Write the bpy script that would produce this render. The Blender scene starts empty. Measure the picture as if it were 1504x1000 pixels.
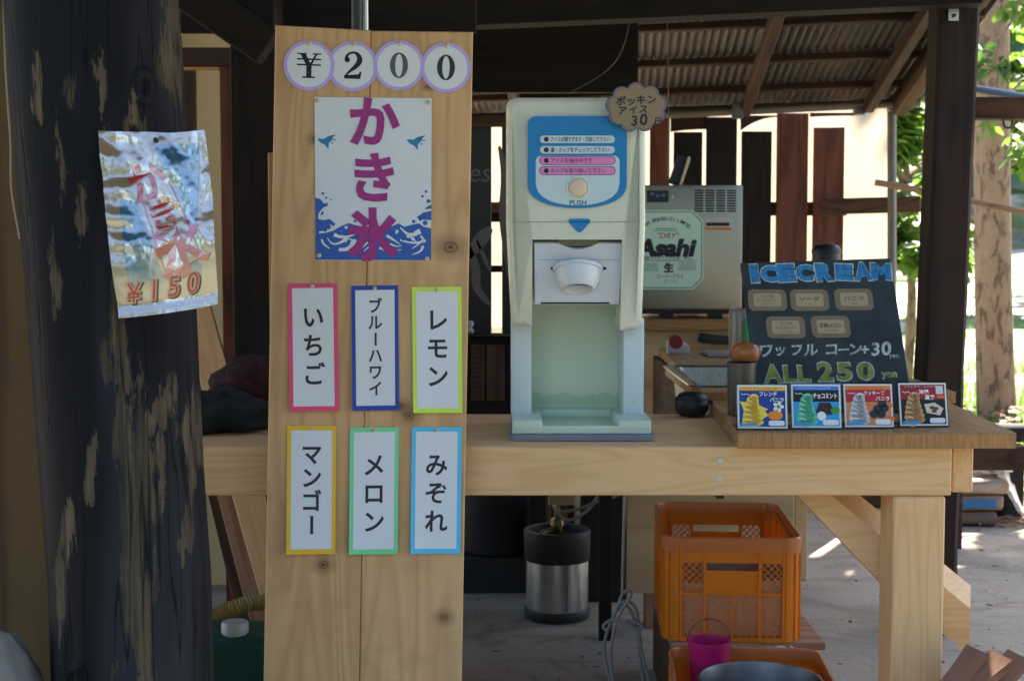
import bpy, bmesh, math, random
from math import sin, cos, pi, sqrt, tan, atan2
from mathutils import Vector, Matrix, noise as mnoise
R = math.radians
random.seed(11)
sc = bpy.context.scene
C = sc.collection

# ------------------------------------------------------------------ camera, sky, sun, exposure
F = 2066.0; PITCH = R(3.6); CAM = Vector((0, 0, 1.25))
cd = bpy.data.cameras.new('camera'); cam = bpy.data.objects.new('camera', cd); C.objects.link(cam)
cam.location = CAM; cam.rotation_euler = (R(90) - PITCH, 0, 0)
cd.sensor_width = 36; cd.lens = 36 * F / 1504; cd.clip_end = 600; cd.clip_start = .05
cd.dof.use_dof = True; cd.dof.focus_distance = 3.0; cd.dof.aperture_fstop = 7.0
sc.camera = cam
SUN_EL, SUN_AZ = 52, 28          # azimuth east of +Y (behind the shed, to the right)
w = bpy.data.worlds.new('World'); sc.world = w; w.use_nodes = True
nt = w.node_tree; bg = nt.nodes['Background']
sky = nt.nodes.new('ShaderNodeTexSky'); sky.sky_type = 'NISHITA'; sky.sun_disc = False
sky.sun_elevation = R(SUN_EL); sky.sun_rotation = R(SUN_AZ); sky.altitude = 300; sky.dust_density = 2.0
nt.links.new(sky.outputs[0], bg.inputs[0]); bg.inputs[1].default_value = .06
sd = bpy.data.lights.new('sun', 'SUN'); sd.energy = 5.0; sd.angle = R(.5); sd.color = (1, .93, .82)
so = bpy.data.objects.new('sun', sd); C.objects.link(so); so.location = (4, 8, 9)
sdir = Vector((sin(R(SUN_AZ)) * cos(R(SUN_EL)), cos(R(SUN_AZ)) * cos(R(SUN_EL)), sin(R(SUN_EL))))
so.rotation_euler = sdir.to_track_quat('Z', 'Y').to_euler()
sc.view_settings.view_transform = 'Standard'; sc.view_settings.look = 'None'
sc.view_settings.exposure = 3.18; sc.view_settings.gamma = 1
sc.cycles.use_denoising = True
sc.cycles.max_bounces = 10; sc.cycles.diffuse_bounces = 6; sc.cycles.transparent_max_bounces = 16

# ------------------------------------------------------------------ pixel helpers (measurements off the photograph)
def ray(px, py):
    dx = (px - 752) / F; dy = (500 - py) / F; c, s = cos(PITCH), sin(PITCH)
    return Vector((dx, c + s * dy, -s + c * dy))
def W(px, py, Y):
    d = ray(px, py); return CAM + d * (Y / d.y)
def onZ(px, py, z):
    d = ray(px, py); return CAM + d * ((z - CAM.z) / d.z)
def onP(M, px, py):
    Mi = M.inverted(); o = Mi @ CAM; d = Mi.to_3x3() @ ray(px, py); p = o + d * (-o.y / d.y); return (p.x, p.z)

# ------------------------------------------------------------------ materials
def H(h, k=1.0):
    h = h.lstrip('#'); v = [int(h[i:i + 2], 16) / 255 for i in (0, 2, 4)]
    return tuple([(x / 12.92 if x <= .04045 else ((x + .055) / 1.055) ** 2.4) * k for x in v] + [1])
class N:
    def __init__(s, name):
        s.m = bpy.data.materials.new(name); s.m.use_nodes = True; s.t = s.m.node_tree
        s.b = s.t.nodes['Principled BSDF']; s.out = s.t.nodes['Material Output']
    def n(s, typ, ins=None, **kw):
        x = s.t.nodes.new('ShaderNode' + typ)
        for k, v in kw.items(): setattr(x, k, v)
        for k, v in (ins or {}).items(): s.set(x, k, v)
        return x
    def set(s, x, k, v):
        i = x.inputs[k]
        if isinstance(v, bpy.types.NodeSocket): s.t.links.new(v, i)
        elif isinstance(v, bpy.types.Node): s.t.links.new(v.outputs[0], i)
        else: i.default_value = v
    def math(s, op, a, b=None, clamp=False):
        d = {0: a}
        if b is not None: d[1] = b
        return s.n('Math', d, operation=op, use_clamp=clamp).outputs[0]
    def ramp(s, fac, stops, interp='LINEAR'):
        x = s.n('ValToRGB', {0: fac}); e = x.color_ramp.elements; x.color_ramp.interpolation = interp
        while len(e) < len(stops): e.new(.5)
        for i, (p, c) in enumerate(stops):
            e[i].position = p; e[i].color = c if hasattr(c, '__len__') else (c, c, c, 1)
        return x.outputs[0]
    def mix(s, f, a, b, blend='MIX'):
        x = s.n('Mix', data_type='RGBA', blend_type=blend)
        s.set(x, 0, f); s.set(x, 6, a); s.set(x, 7, b); return x.outputs[2]
    def coord(s, scale=(1, 1, 1), rnd=True):
        tc = s.n('TexCoord').outputs['Object']
        if rnd:
            oi = s.n('ObjectInfo').outputs['Random']
            off = s.n('CombineXYZ', {0: s.math('MULTIPLY', oi, 13.7), 1: s.math('MULTIPLY', oi, 7.3), 2: s.math('MULTIPLY', oi, 29.1)})
            tc = s.n('VectorMath', {0: tc, 1: off}, operation='ADD').outputs[0]
        return s.n('VectorMath', {0: tc, 1: scale}, operation='MULTIPLY').outputs[0]
    def noise(s, vec, scale, detail=3, rough=.55, dist=0):
        return s.n('TexNoise', {'Vector': vec, 'Scale': scale, 'Detail': detail, 'Roughness': rough, 'Distortion': dist}).outputs[0]
    def bump(s, h, strength=.3, dist=.002):
        s.set(s.b, 'Normal', s.n('Bump', {'Height': h, 'Strength': strength, 'Distance': dist}))
    def done(s, color=None, rough=None, metal=None, spec=None):
        if color is not None: s.set(s.b, 'Base Color', color)
        if rough is not None: s.set(s.b, 'Roughness', rough)
        if metal is not None: s.set(s.b, 'Metallic', metal)
        if spec is not None: s.set(s.b, 'Specular IOR Level', spec)
        return s.m

def plain(name, col, rough=.6, metal=0, spec=.5, var=.12, vscale=9, bump=0, bscale=60):
    m = N(name); v = m.coord()
    f = m.noise(v, vscale, 5, .6)
    c = m.mix(f, tuple([x * (1 - var) for x in col[:3]] + [1]), tuple([min(1, x * (1 + var)) for x in col[:3]] + [1]))
    if bump: m.bump(m.noise(v, bscale, 3), bump, .002)
    m.set(m.b, 'Roughness', m.math('ADD', m.math('MULTIPLY', m.noise(v, vscale * 3, 4), .16), rough - .08))
    return m.done(c, None, metal, spec)

def wood(name, light, dark, axis='z', rings=26, scale=11, rough=.6, fib=.35, knots=True, knotcol=None, dirt=0, dirtcol=(.03, .025, .02, 1), bump=.25, kscale=2.6, at=(), ringw=.6):
    m = N(name); st = .09
    sc_ = {'x': (st, 1, 1), 'y': (1, st, 1), 'z': (1, 1, st)}[axis]
    v = m.coord(sc_)
    n1 = m.noise(v, scale, 2.2, .5, .25)
    r = m.math('SINE', m.math('MULTIPLY', n1, rings * 2.2))
    r = m.math('ADD', m.math('MULTIPLY', r, .5), .5)
    r = m.math('POWER', r, 1.6)
    sf = {'x': (.035, 1, 1), 'y': (1, .035, 1), 'z': (1, 1, .035)}[axis]
    fb = m.noise(m.coord(sf), 210, 3, .7)
    big = m.noise(m.coord(sc_), 3.1, 2)
    f = m.math('ADD', m.math('MULTIPLY', r, ringw), m.math('ADD', m.math('MULTIPLY', fb, fib), m.math('MULTIPLY', m.math('SUBTRACT', big, .3), .6)), True)
    c = m.mix(f, light, dark)
    if knots:
        sk = {'x': (.5, 1, 1), 'y': (1, .5, 1), 'z': (1, 1, .5)}[axis]
        vo = m.n('TexVoronoi', {'Vector': m.coord(sk), 'Scale': kscale}).outputs[0]
        vo = m.math('ADD', vo, m.math('MULTIPLY', m.math('SUBTRACT', n1, .5), .06))
        kk = m.ramp(vo, [(.0, 1.), (.028, .9), (.045, .45), (.13, 0.)])
        c = m.mix(kk, c, knotcol or tuple([x * .35 for x in dark[:3]] + [1]))
    if at:      # knots at measured places (x, z) in the plank's frame
        sep = m.n('SeparateXYZ', {0: m.n('TexCoord').outputs['Object']})
        for kx, kz, kr in at:
            dx = m.math('DIVIDE', m.math('SUBTRACT', sep.outputs[0], kx), kr); dz = m.math('DIVIDE', m.math('SUBTRACT', sep.outputs[2], kz), kr * .75)
            d = m.math('SQRT', m.math('ADD', m.math('MULTIPLY', dx, dx), m.math('MULTIPLY', dz, dz))); d = m.math('ADD', d, m.math('MULTIPLY', m.math('SUBTRACT', m.noise(m.coord(), 60, 3), .5), .5))
            c = m.mix(m.ramp(m.math('MULTIPLY', d, .25), [(.06, .95), (.12, .55), (.22, .85), (.26, .5), (.8, 0.)]), c, (.10, .045, .018, 1))
    if dirt:
        d = m.noise(m.coord(), 4.5, 6, .65)
        c = m.mix(m.ramp(d, [(.5, 0.), (.72, dirt)]), c, dirtcol)
    if bump: m.bump(m.math('ADD', fb, m.math('MULTIPLY', r, .5)), bump, .0012)
    return m.done(c, rough, None, .3)

M = {}
BOARD_KNOTS = []
PINE_L, PINE_D = (.80, .52, .27, 1), (.60, .345, .15, 1)
for a in 'xyz':
    M['pine_' + a] = wood('pine_' + a, PINE_L, PINE_D, a, 30, 13, .55, fib=.42, ringw=.34, kscale=3.2, knotcol=(.16, .075, .03, 1))
    M['oiled_' + a] = wood('oiled_' + a, (.48, .26, .105, 1), (.24, .11, .04, 1), a, 40, 15, .38)
    M['brown_' + a] = wood('brown_' + a, (.125, .062, .033, 1), (.05, .025, .015, 1), a, 22, 8, .75, dirt=.5, dirtcol=(.02, .016, .013, 1))
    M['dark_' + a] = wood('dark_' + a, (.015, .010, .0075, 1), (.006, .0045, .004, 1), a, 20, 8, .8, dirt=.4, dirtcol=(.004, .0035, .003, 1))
    M['red_' + a] = wood('red_' + a, (.17, .055, .026, 1), (.07, .022, .012, 1), a, 22, 8, .6)
    M['ply_' + a] = wood('ply_' + a, (.56, .41, .24, 1), (.42, .29, .15, 1), a, 14, 5, .6, fib=.25)
    M['board_' + a] = wood('board_' + a, (.56, .35, .155, 1), (.33, .17, .055, 1), a, 26, 8, .55, kscale=3.4, knots=False, dirt=.35, dirtcol=(.26, .12, .045, 1))
    M['rough_' + a] = wood('rough_' + a, (.42, .25, .15, 1), (.24, .12, .065, 1), a, 20, 8, .75)
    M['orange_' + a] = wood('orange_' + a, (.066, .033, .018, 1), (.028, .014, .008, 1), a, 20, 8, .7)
M['paper'] = plain('white_paper', (.72, .74, .77, 1), .55, var=.03, vscale=14)
M['cream'] = plain('cream_plastic', (.70, .71, .58, 1), .28, var=.035, vscale=5)
M['lav'] = plain('pale_plastic', (.66, .70, .77, 1), .35, var=.03, vscale=5)
M['pillar'] = plain('pillar_plastic', (.60, .70, .74, 1), .3, var=.03)
M['mint'] = plain('mint_plastic', (.58, .68, .55, 1), .3, var=.05)
M['slate'] = plain('slate_rubber', (.20, .23, .28, 1), .6)
M['black'] = plain('black_plastic', (.012, .012, .014, 1), .45, var=.3)
M['rubber'] = plain('black_rubber', (.010, .010, .011, 1), .6, var=.3, bump=.2)
M['ink'] = plain('ink', (.017, .016, .028, 1), .6)
M['steelwhite'] = plain('zinc', (.55, .55, .55, 1), .4, 1)
M['cable'] = plain('grey_cable', (.30, .31, .30, 1), .5)
M['magenta'] = plain('magenta_plastic', (.42, .012, .12, 1), .3, var=.15)
M['pin'] = plain('pin_wood', (.66, .52, .36, 1), .45)
M['wall_cream'] = plain('cream_wall', (.78, .58, .31, 1), .8, var=.1, vscale=2)

def steel(name, col=(.62, .62, .60, 1), rough=.3, axis='z', amt=.25):
    m = N(name); s = {'x': (.01, 1, 1), 'z': (1, 1, .01), 'y': (1, .01, 1)}[axis]
    f = m.noise(m.coord(s), 300, 2)
    m.set(m.b, 'Roughness', m.math('ADD', m.math('MULTIPLY', f, amt), rough - amt / 2))
    m.bump(f, .06, .001)
    big = m.noise(m.coord(), 4, 4)
    return m.done(m.mix(big, tuple([x * .8 for x in col[:3]] + [1]), col), None, 1)
M['steel'] = steel('brushed_steel'); M['steel_x'] = steel('brushed_steel_flat', axis='x', rough=.38)
M['gal'] = plain('galvanized', (.15, .155, .16, 1), .45, 1, var=.6, vscale=16)
M['pipe'] = plain('weathered_pipe', (.17, .15, .13, 1), .5, .6, var=.35, vscale=18)

def concrete():
    m = N('concrete'); v = m.coord(rnd=False)
    a = m.noise(v, 1.3, 6, .65); b = m.noise(v, 38, 4, .7); d = m.noise(v, 7, 5, .7, .5)
    c = m.mix(a, (.34, .275, .20, 1), (.56, .47, .37, 1))
    c = m.mix(m.math('MULTIPLY', b, .45), c, (.15, .125, .10, 1))
    c = m.mix(m.ramp(d, [(.60, 0.), (.75, .55)]), c, (.10, .085, .07, 1))
    sp = m.n('TexVoronoi', {'Vector': v, 'Scale': 26.}).outputs[0]
    c = m.mix(m.ramp(sp, [(.05, .7), (.12, 0.)]), c, (.09, .07, .05, 1))
    st = m.noise(v, 2.6, 7, .72, 1.2); c = m.mix(m.ramp(st, [(.52, 0.), (.60, .5), (.75, .6)]), c, (.20, .155, .11, 1))
    tr = m.noise(m.n('VectorMath', {0: v, 1: (.5, 5., 1)}, operation='MULTIPLY').outputs[0], 2.2, 5, .6); c = m.mix(m.ramp(tr, [(.56, 0.), (.64, .35)]), c, (.17, .14, .11, 1))
    m.bump(m.math('ADD', b, m.math('MULTIPLY', d, 1.5)), .6, .006)
    return m.done(c, .85)
M['concrete'] = concrete()
def outside():
    m = N('outside_ground'); v = m.coord(rnd=False)
    a = m.noise(v, .8, 6, .65); b = m.noise(v, 9, 5, .7); g = m.noise(v, .45, 4, .6)
    c = m.mix(b, (.24, .20, .16, 1), (.52, .47, .42, 1))
    c = m.mix(m.ramp(m.math('ADD', g, m.math('MULTIPLY', m.math('SUBTRACT', b, .5), .35)), [(.47, 0.), (.56, 1.)]), c, m.mix(a, (.06, .11, .025, 1), (.12, .19, .05, 1)))
    sep = m.n('SeparateXYZ', {0: v}); near = m.n('MapRange', {0: sep.outputs[1], 1: 3.5, 2: 6.0}); near.clamp = True
    c = m.mix(near.outputs[0], m.mix(b, (.045, .050, .026, 1), (.10, .095, .060, 1)), c)      # unseen near ground darkened to cut bounced light and poster glare
    m.bump(b, .8, .03)
    return m.done(c, .95)
M['outside'] = outside()
def leaf(name, a, b, tr=.45):
    m = N(name); f = m.noise(m.coord(), 6, 3)
    c = m.mix(f, a, b); m.done(c, .45)
    t = m.n('BsdfTranslucent', {'Color': m.mix(.5, c, (a[0] * 2.4 + .05, a[1] * 2.4 + .1, a[2] * 1.2, 1))})
    mx = m.n('MixShader', {0: tr, 1: m.b.outputs[0], 2: t}); m.t.links.new(mx.outputs[0], m.out.inputs[0]); return m.m
M['leaf'] = leaf('leaf_green', (.055, .105, .02, 1), (.12, .19, .035, 1), .5)
M['leaf2'] = leaf('leaf_deep', (.03, .07, .02, 1), (.07, .12, .03, 1), .35)
M['conifer'] = leaf('conifer_green', (.03, .07, .045, 1), (.06, .11, .07, 1), .2)
M['grass'] = leaf('grass_green', (.07, .14, .025, 1), (.14, .23, .05, 1), .4)
def bark():
    m = N('bark'); v = m.coord((1, 1, .34)); v2 = m.coord((1, 1, .5))
    n1 = m.noise(v, 38, 6, .75, .4); n2 = m.noise(v2, 9, 4, .6); cr = m.ramp(m.noise(v, 22, 5, .7, .6), [(.40, .8), (.47, 0.)])
    c = m.mix(n1, (.14, .085, .052, 1), (.31, .21, .135, 1)); c = m.mix(m.math('MULTIPLY', n2, .6), c, (.24, .17, .12, 1)); c = m.mix(cr, c, (.07, .04, .025, 1))
    m.bump(m.math('SUBTRACT', n1, m.math('MULTIPLY', cr, .8)), .9, .012); return m.done(c, .9)
M['bark'] = bark()
def tarp():
    m = N('tarp_cloth'); v = m.coord(rnd=False)
    f = m.noise(v, 5, 5, .6, .6); c = m.mix(f, (.56, .51, .43, 1), (.68, .63, .55, 1)); m.done(c, .8)
    t = m.n('BsdfTranslucent', {'Color': c}); mx = m.n('MixShader', {0: .62, 1: m.b.outputs[0], 2: t})
    m.t.links.new(mx.outputs[0], m.out.inputs[0]); return m.m
M['tarp'] = tarp()
def plastic(name, col, tr=.3, rough=.32):
    m = N(name); f = m.noise(m.coord(), 7, 5, .65)
    c = m.mix(f, tuple([x * .72 for x in col[:3]] + [1]), col)
    sc2 = m.noise(m.coord((1, 1, .1)), 80, 3); m.bump(sc2, .05, .001); m.done(c, rough)
    t = m.n('BsdfTranslucent', {'Color': c}); mx = m.n('MixShader', {0: tr, 1: m.b.outputs[0], 2: t})
    m.t.links.new(mx.outputs[0], m.out.inputs[0]); return m.m
M['crate'] = plastic('orange_plastic', (1.0, .36, .028, 1), .45)
M['crate_rim'] = plastic('rim_plastic', (.72, .25, .09, 1), .2, .25)
M['green_can'] = plastic('green_tank', (.01, .09, .065, 1), .1, .35)
M['capwhite'] = plastic('milky_cap', (.62, .64, .62, 1), .2)
M['hose'] = plastic('yellow_hose', (.5, .36, .12, 1), .3)
M['bagwhite'] = plastic('white_film', (.78, .76, .72, 1), .3, .25)
def acrylic():
    m = N('clear_acrylic'); m.done((.95, .97, .97, 1), .03)
    tb = m.n('BsdfTransparent', {'Color': (.93, .95, .95, 1)}); fr = m.n('Fresnel', {'IOR': 1.45})
    gl = m.n('BsdfGlossy', {'Color': (1, 1, 1, 1), 'Roughness': .04})
    mx = m.n('MixShader', {0: fr.outputs[0], 1: tb.outputs[0], 2: gl.outputs[0]}); m.t.links.new(mx.outputs[0], m.out.inputs[0]); return m.m
M['acrylic'] = acrylic()
def iron_sheet():
    m = N('corrugated_iron'); v = m.coord((1, .3, 1), rnd=False)
    n1 = m.noise(v, 5, 6, .7); n2 = m.noise(v, 40, 3)
    c = m.mix(n1, (.055, .048, .041, 1), (.115, .10, .085, 1)); c = m.mix(m.ramp(n1, [(.55, 0.), (.75, .7)]), c, (.20, .10, .05, 1))
    c = m.mix(m.math('MULTIPLY', n2, .3), c, (.10, .09, .08, 1)); return m.done(c, .55, .35)
M['iron'] = iron_sheet()
def charred():
    m = N('charred_log'); st = m.coord((1, 1, .13), rnd=False); v = m.coord(rnd=False)
    fib = m.noise(m.coord((1, 1, .05), rnd=False), 90, 4, .7)
    b = m.mix(m.noise(st, 9, 4, .6), (.006, .006, .0075, 1), (.020, .020, .025, 1))
    b = m.mix(m.math('MULTIPLY', fib, .55), b, (.007, .007, .009, 1))
    b = m.mix(m.ramp(m.noise(st, 5, 3), [(.48, 0.), (.68, .7)]), b, (.052, .052, .058, 1))
    tan_ = m.mix(m.ramp(m.noise(m.coord((1, 1, .06), rnd=False), 60, 5, .7), [(.3, 0.), (.7, 1.)]), (.055, .045, .034, 1), (.155, .115, .070, 1))
    # bare patches where the char has flaked off: blobs in (x, z), edges broken up by noise
    sep = m.n('SeparateXYZ', {0: m.n('TexCoord').outputs['Object']}); X, Y_, Z = sep.outputs
    edge = m.math('ADD', m.math('MULTIPLY', m.math('SUBTRACT', m.noise(m.coord((1, 1, .16), rnd=False), 34, 7, .75), .5), 4.2),
                  m.math('MULTIPLY', m.math('SUBTRACT', m.noise(st, 11, 4, .6), .5), 2.6))
    wx = m.math('MULTIPLY', m.math('SUBTRACT', m.noise(m.coord((1, 1, .3), rnd=False), 13, 5, .65), .5), .075); wz = m.math('MULTIPLY', m.math('SUBTRACT', m.noise(m.coord((1, 1, .25), rnd=False), 17, 5, .7), .5), .42)
    X = m.math('ADD', X, wx); Z = m.math('ADD', Z, wz)
    tot = None
    for pi_, (px, py, rx, rz) in enumerate(CHAR_PATCH):
        p = W(px, py, 2.42) - LOG_O
        dx = m.math('DIVIDE', m.math('SUBTRACT', X, p.x), rx / F * 2.42); dz = m.math('DIVIDE', m.math('SUBTRACT', Z, p.z), rz / F * 2.42)
        d = m.math('SUBTRACT', 1.0, m.math('SQRT', m.math('ADD', m.math('MULTIPLY', dx, dx), m.math('MULTIPLY', dz, dz))))
        if pi_ >= 7: d = m.math('MULTIPLY', m.math('ADD', d, -.12), .75)
        tot = d if tot is None else m.math('MAXIMUM', tot, d)
    mask = m.ramp(m.math('ADD', m.math('MULTIPLY', tot, 1.5), edge), [(.22, 0.), (.40, .75), (.8, 1.)])
    mask = m.math('MULTIPLY', mask, m.ramp(m.noise(m.coord((1, 1, .04), rnd=False), 46, 5, .75), [(.36, .25), (.52, 1.)])); c = m.mix(mask, b, tan_)
    crack = m.noise(m.coord((1, 1, .03), rnd=False), 24, 2); cr = m.ramp(crack, [(.485, 0.), (.497, 1.), (.503, 1.), (.515, 0.)])
    c = m.mix(m.math('MULTIPLY', cr, .7), c, (.004, .004, .004, 1))
    h = m.math('SUBTRACT', m.math('MULTIPLY', fib, .6), m.math('ADD', m.math('MULTIPLY', mask, .5), m.math('MULTIPLY', cr, .6)))
    m.bump(h, .55, .004); m.set(m.b, 'Roughness', m.math('ADD', m.math('MULTIPLY', mask, .3), .5)); return m.done(c, None, None, .04)

_pc = {}
def col(h, k=1.0, rough=.55, spec=.4):
    key = (h, k, rough)
    if key not in _pc: _pc[key] = plain('print_' + h.strip('#'), H(h, k), rough, spec=spec, var=.05, vscale=20)
    return _pc[key]

# ------------------------------------------------------------------ mesh builder
class B:
    def __init__(s): s.bm = bmesh.new()
    def quad(s, vs): return s.bm.faces.new([s.bm.verts.new(v) for v in vs])
    def box(s, x0, x1, y0, y1, z0, z1, Mx=None, bev=0.0, seg=2):
        co = [(x, y, z) for x in (x0, x1) for y in (y0, y1) for z in (z0, z1)]
        v = [s.bm.verts.new(c) for c in co]
        fs = [s.bm.faces.new([v[i] for i in f]) for f in ((0, 1, 3, 2), (4, 6, 7, 5), (0, 4, 5, 1), (2, 3, 7, 6), (0, 2, 6, 4), (1, 5, 7, 3))]
        if bev:
            es = list({e for f in fs for e in f.edges})
            r = bmesh.ops.bevel(s.bm, geom=es, offset=bev, segments=seg, affect='EDGES', profile=.5)
            v = list({x for f in r['faces'] for x in f.verts} | {x for x in v if x.is_valid})
        if Mx is not None: bmesh.ops.transform(s.bm, matrix=Mx, verts=v)
        return s
    def beam(s, p0, p1, wx, wz, bev=.002, up=(0, 0, 1), jit=0):
        """rectangular bar from p0 to p1; wx across, wz in the up direction"""
        p0, p1 = Vector(p0), Vector(p1); d = p1 - p0; L = d.length; d.normalize()
        x = d.cross(Vector(up)).normalized(); z = x.cross(d)
        Mx = Matrix((x, d, z)).transposed().to_4x4(); Mx.translation = p0
        return s.box(-wx / 2, wx / 2, 0, L, -wz / 2, wz / 2, Mx, bev, 1)
    def rings(s, rs, closed=False, caps=True):
        vs = [[s.bm.verts.new(p) for p in r] for r in rs]; n = len(vs[0])
        for a, b in zip(vs, vs[1:] + ([vs[0]] if closed else [])):
            for i in range(n): s.bm.faces.new((a[i], a[(i + 1) % n], b[(i + 1) % n], b[i]))
        if caps and not closed:
            s.bm.faces.new(vs[0][::-1]); s.bm.faces.new(vs[-1])
        return s
    def tube(s, pts, r, n=8, caps=True, smooth=0):
        pts = [Vector(p) for p in pts]
        for _ in range(smooth):
            q = [pts[0]]
            for a, b in zip(pts, pts[1:]): q += [a * .75 + b * .25, a * .25 + b * .75]
            pts = q + [pts[-1]]
        rs = []; prev = None
        for i, p in enumerate(pts):
            t = (pts[min(i + 1, len(pts) - 1)] - pts[max(i - 1, 0)]).normalized()
            if prev is None: x = t.orthogonal().normalized()
            else: x = (prev - t * prev.dot(t)).normalized()
            prev = x; y = t.cross(x); rr = r(i / (len(pts) - 1)) if callable(r) else r
            rs.append([p + x * rr * cos(2 * pi * k / n) + y * rr * sin(2 * pi * k / n) for k in range(n)])
        return s.rings(rs, caps=caps)
    def lathe(s, prof, n=40, Mx=None, caps=False, sx=1, sy=1):
        Mx = Mx or Matrix()
        rs = [[Mx @ Vector((r * sx * cos(2 * pi * k / n), r * sy * sin(2 * pi * k / n), z)) for k in range(n)] for r, z in prof]
        return s.rings(rs, caps=caps)
    def prism(s, pts, y0, y1, Mx=None, bev=0, seg=3):
        """2D outline (x, z) extruded from y0 (front) to y1 (back)"""
        a = [s.bm.verts.new((p[0], y0, p[1])) for p in pts]; b = [s.bm.verts.new((p[0], y1, p[1])) for p in pts]
        n = len(pts); fs = [s.bm.faces.new(a), s.bm.faces.new(b[::-1])]
        for i in range(n): fs.append(s.bm.faces.new((a[i], b[i], b[(i + 1) % n], a[(i + 1) % n])))
        v = a + b
        if bev:
            es = list(fs[0].edges)
            r = bmesh.ops.bevel(s.bm, geom=es, offset=bev, segments=seg, affect='EDGES', profile=.5)
            v = list({x for f in r['faces'] for x in f.verts} | {x for x in v if x.is_valid})
        if Mx is not None: bmesh.ops.transform(s.bm, matrix=Mx, verts=v)
        return s
    def surf(s, f, nu, nv, t=None):
        """grid surface f(u,v); with t a closed sheet, f(u,v,off)"""
        if t is None:
            g = [[s.bm.verts.new(f(i / nu, j / nv)) for j in range(nv + 1)] for i in range(nu + 1)]
            for i in range(nu):
                for j in range(nv): s.bm.faces.new((g[i][j], g[i + 1][j], g[i + 1][j + 1], g[i][j + 1]))
            return s
        a = [[s.bm.verts.new(f(i / nu, j / nv, t)) for j in range(nv + 1)] for i in range(nu + 1)]
        b = [[s.bm.verts.new(f(i / nu, j / nv, 0)) for j in range(nv + 1)] for i in range(nu + 1)]
        for i in range(nu):
            for j in range(nv):
                s.bm.faces.new((a[i][j], a[i + 1][j], a[i + 1][j + 1], a[i][j + 1]))
                s.bm.faces.new((b[i][j], b[i][j + 1], b[i + 1][j + 1], b[i + 1][j]))
        for i in range(nu):
            s.bm.faces.new((a[i][0], b[i][0], b[i + 1][0], a[i + 1][0])); s.bm.faces.new((a[i][nv], a[i + 1][nv], b[i + 1][nv], b[i][nv]))
        for j in range(nv):
            s.bm.faces.new((a[0][j], a[0][j + 1], b[0][j + 1], b[0][j])); s.bm.faces.new((a[nu][j], b[nu][j], b[nu][j + 1], a[nu][j + 1]))
        return s
    def poly(s, pts):
        f = s.bm.faces.new([s.bm.verts.new(p) for p in pts]); return s
    def xf(s, Mx): bmesh.ops.transform(s.bm, matrix=Mx, verts=s.bm.verts); return s

def mesh(name, b, mats, smooth=None, recalc=True):
    if recalc: bmesh.ops.recalc_face_normals(b.bm, faces=b.bm.faces)
    if smooth is not None:
        for f in b.bm.faces: f.smooth = True
        for e in b.bm.edges:
            e.smooth = not (len(e.link_faces) == 2 and e.calc_face_angle(0) > R(smooth))
    me = bpy.data.meshes.new(name); b.bm.to_mesh(me); b.bm.free()
    for m in (mats if isinstance(mats, (list, tuple)) else [mats]): me.materials.append(M[m] if isinstance(m, str) else m)
    return me
MW = {}
def link(name, data, Mw, parent=None, label=None, cat=None, group=None, kind=None):
    o = bpy.data.objects.new(name, data); C.objects.link(o)
    if parent is not None:
        o.parent = parent; o.matrix_parent_inverse = Matrix(); o.matrix_local = MW[parent.name].inverted() @ Mw
    else: o.matrix_world = Mw
    MW[o.name] = Mw.copy()
    if label: o['label'] = label
    if cat: o['category'] = cat
    if group: o['group'] = group
    if kind: o['kind'] = kind
    return o
def thing(name, label, cat, at, group=None):
    Mw = at if isinstance(at, Matrix) else Matrix.Translation(at)
    o = link(name, None, Mw, None, label, cat, group); o.empty_display_size = .1; return o
def solo(name, b, mats, label, cat, at=None, group=None, smooth=None, world=True, kind=None, recalc=True):
    """one-mesh thing; world=True: the builder holds world coordinates, moved into the frame 'at'"""
    Mw = (at if isinstance(at, Matrix) else Matrix.Translation(at)) if at is not None else Matrix()
    if world: b.xf(Mw.inverted())
    return link(name, mesh(name, b, mats, smooth, recalc), Mw, None, label, cat, group, kind)
def part(name, b, mats, parent, smooth=None, world=False, label=None, Mp=None, recalc=True, kind=None):
    """child mesh; Mp = its own frame inside the parent (the builder is then in that frame)"""
    Mw = MW[parent.name] @ Mp if Mp is not None else MW[parent.name]
    if world: b.xf(Mw.inverted())
    return link(name, mesh(name, b, mats, smooth, recalc), Mw, parent, label, None, None, kind)
def zframe(p0, p1, side=(1, 0, 0)):
    """frame at p0 with local Z along p0>p1"""
    p0, p1 = Vector(p0), Vector(p1); z = (p1 - p0).normalized(); x = Vector(side); x = (x - z * x.dot(z)).normalized(); y = z.cross(x)
    Mx = Matrix((x, y, z)).transposed().to_4x4(); Mx.translation = p0; return Mx
def timber(name, p0, p1, wx, wy, mat, parent, side=(1, 0, 0), bev=.003, label=None):
    """bar whose grain runs along its own z"""
    p0, p1 = Vector(p0), Vector(p1); L = (p1 - p0).length; b = B().box(-wx / 2, wx / 2, -wy / 2, wy / 2, 0, L, None, bev, 1)
    Mw = zframe(p0, p1, side); return link(name, mesh(name, b, mat), Mw, parent, label)

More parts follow.
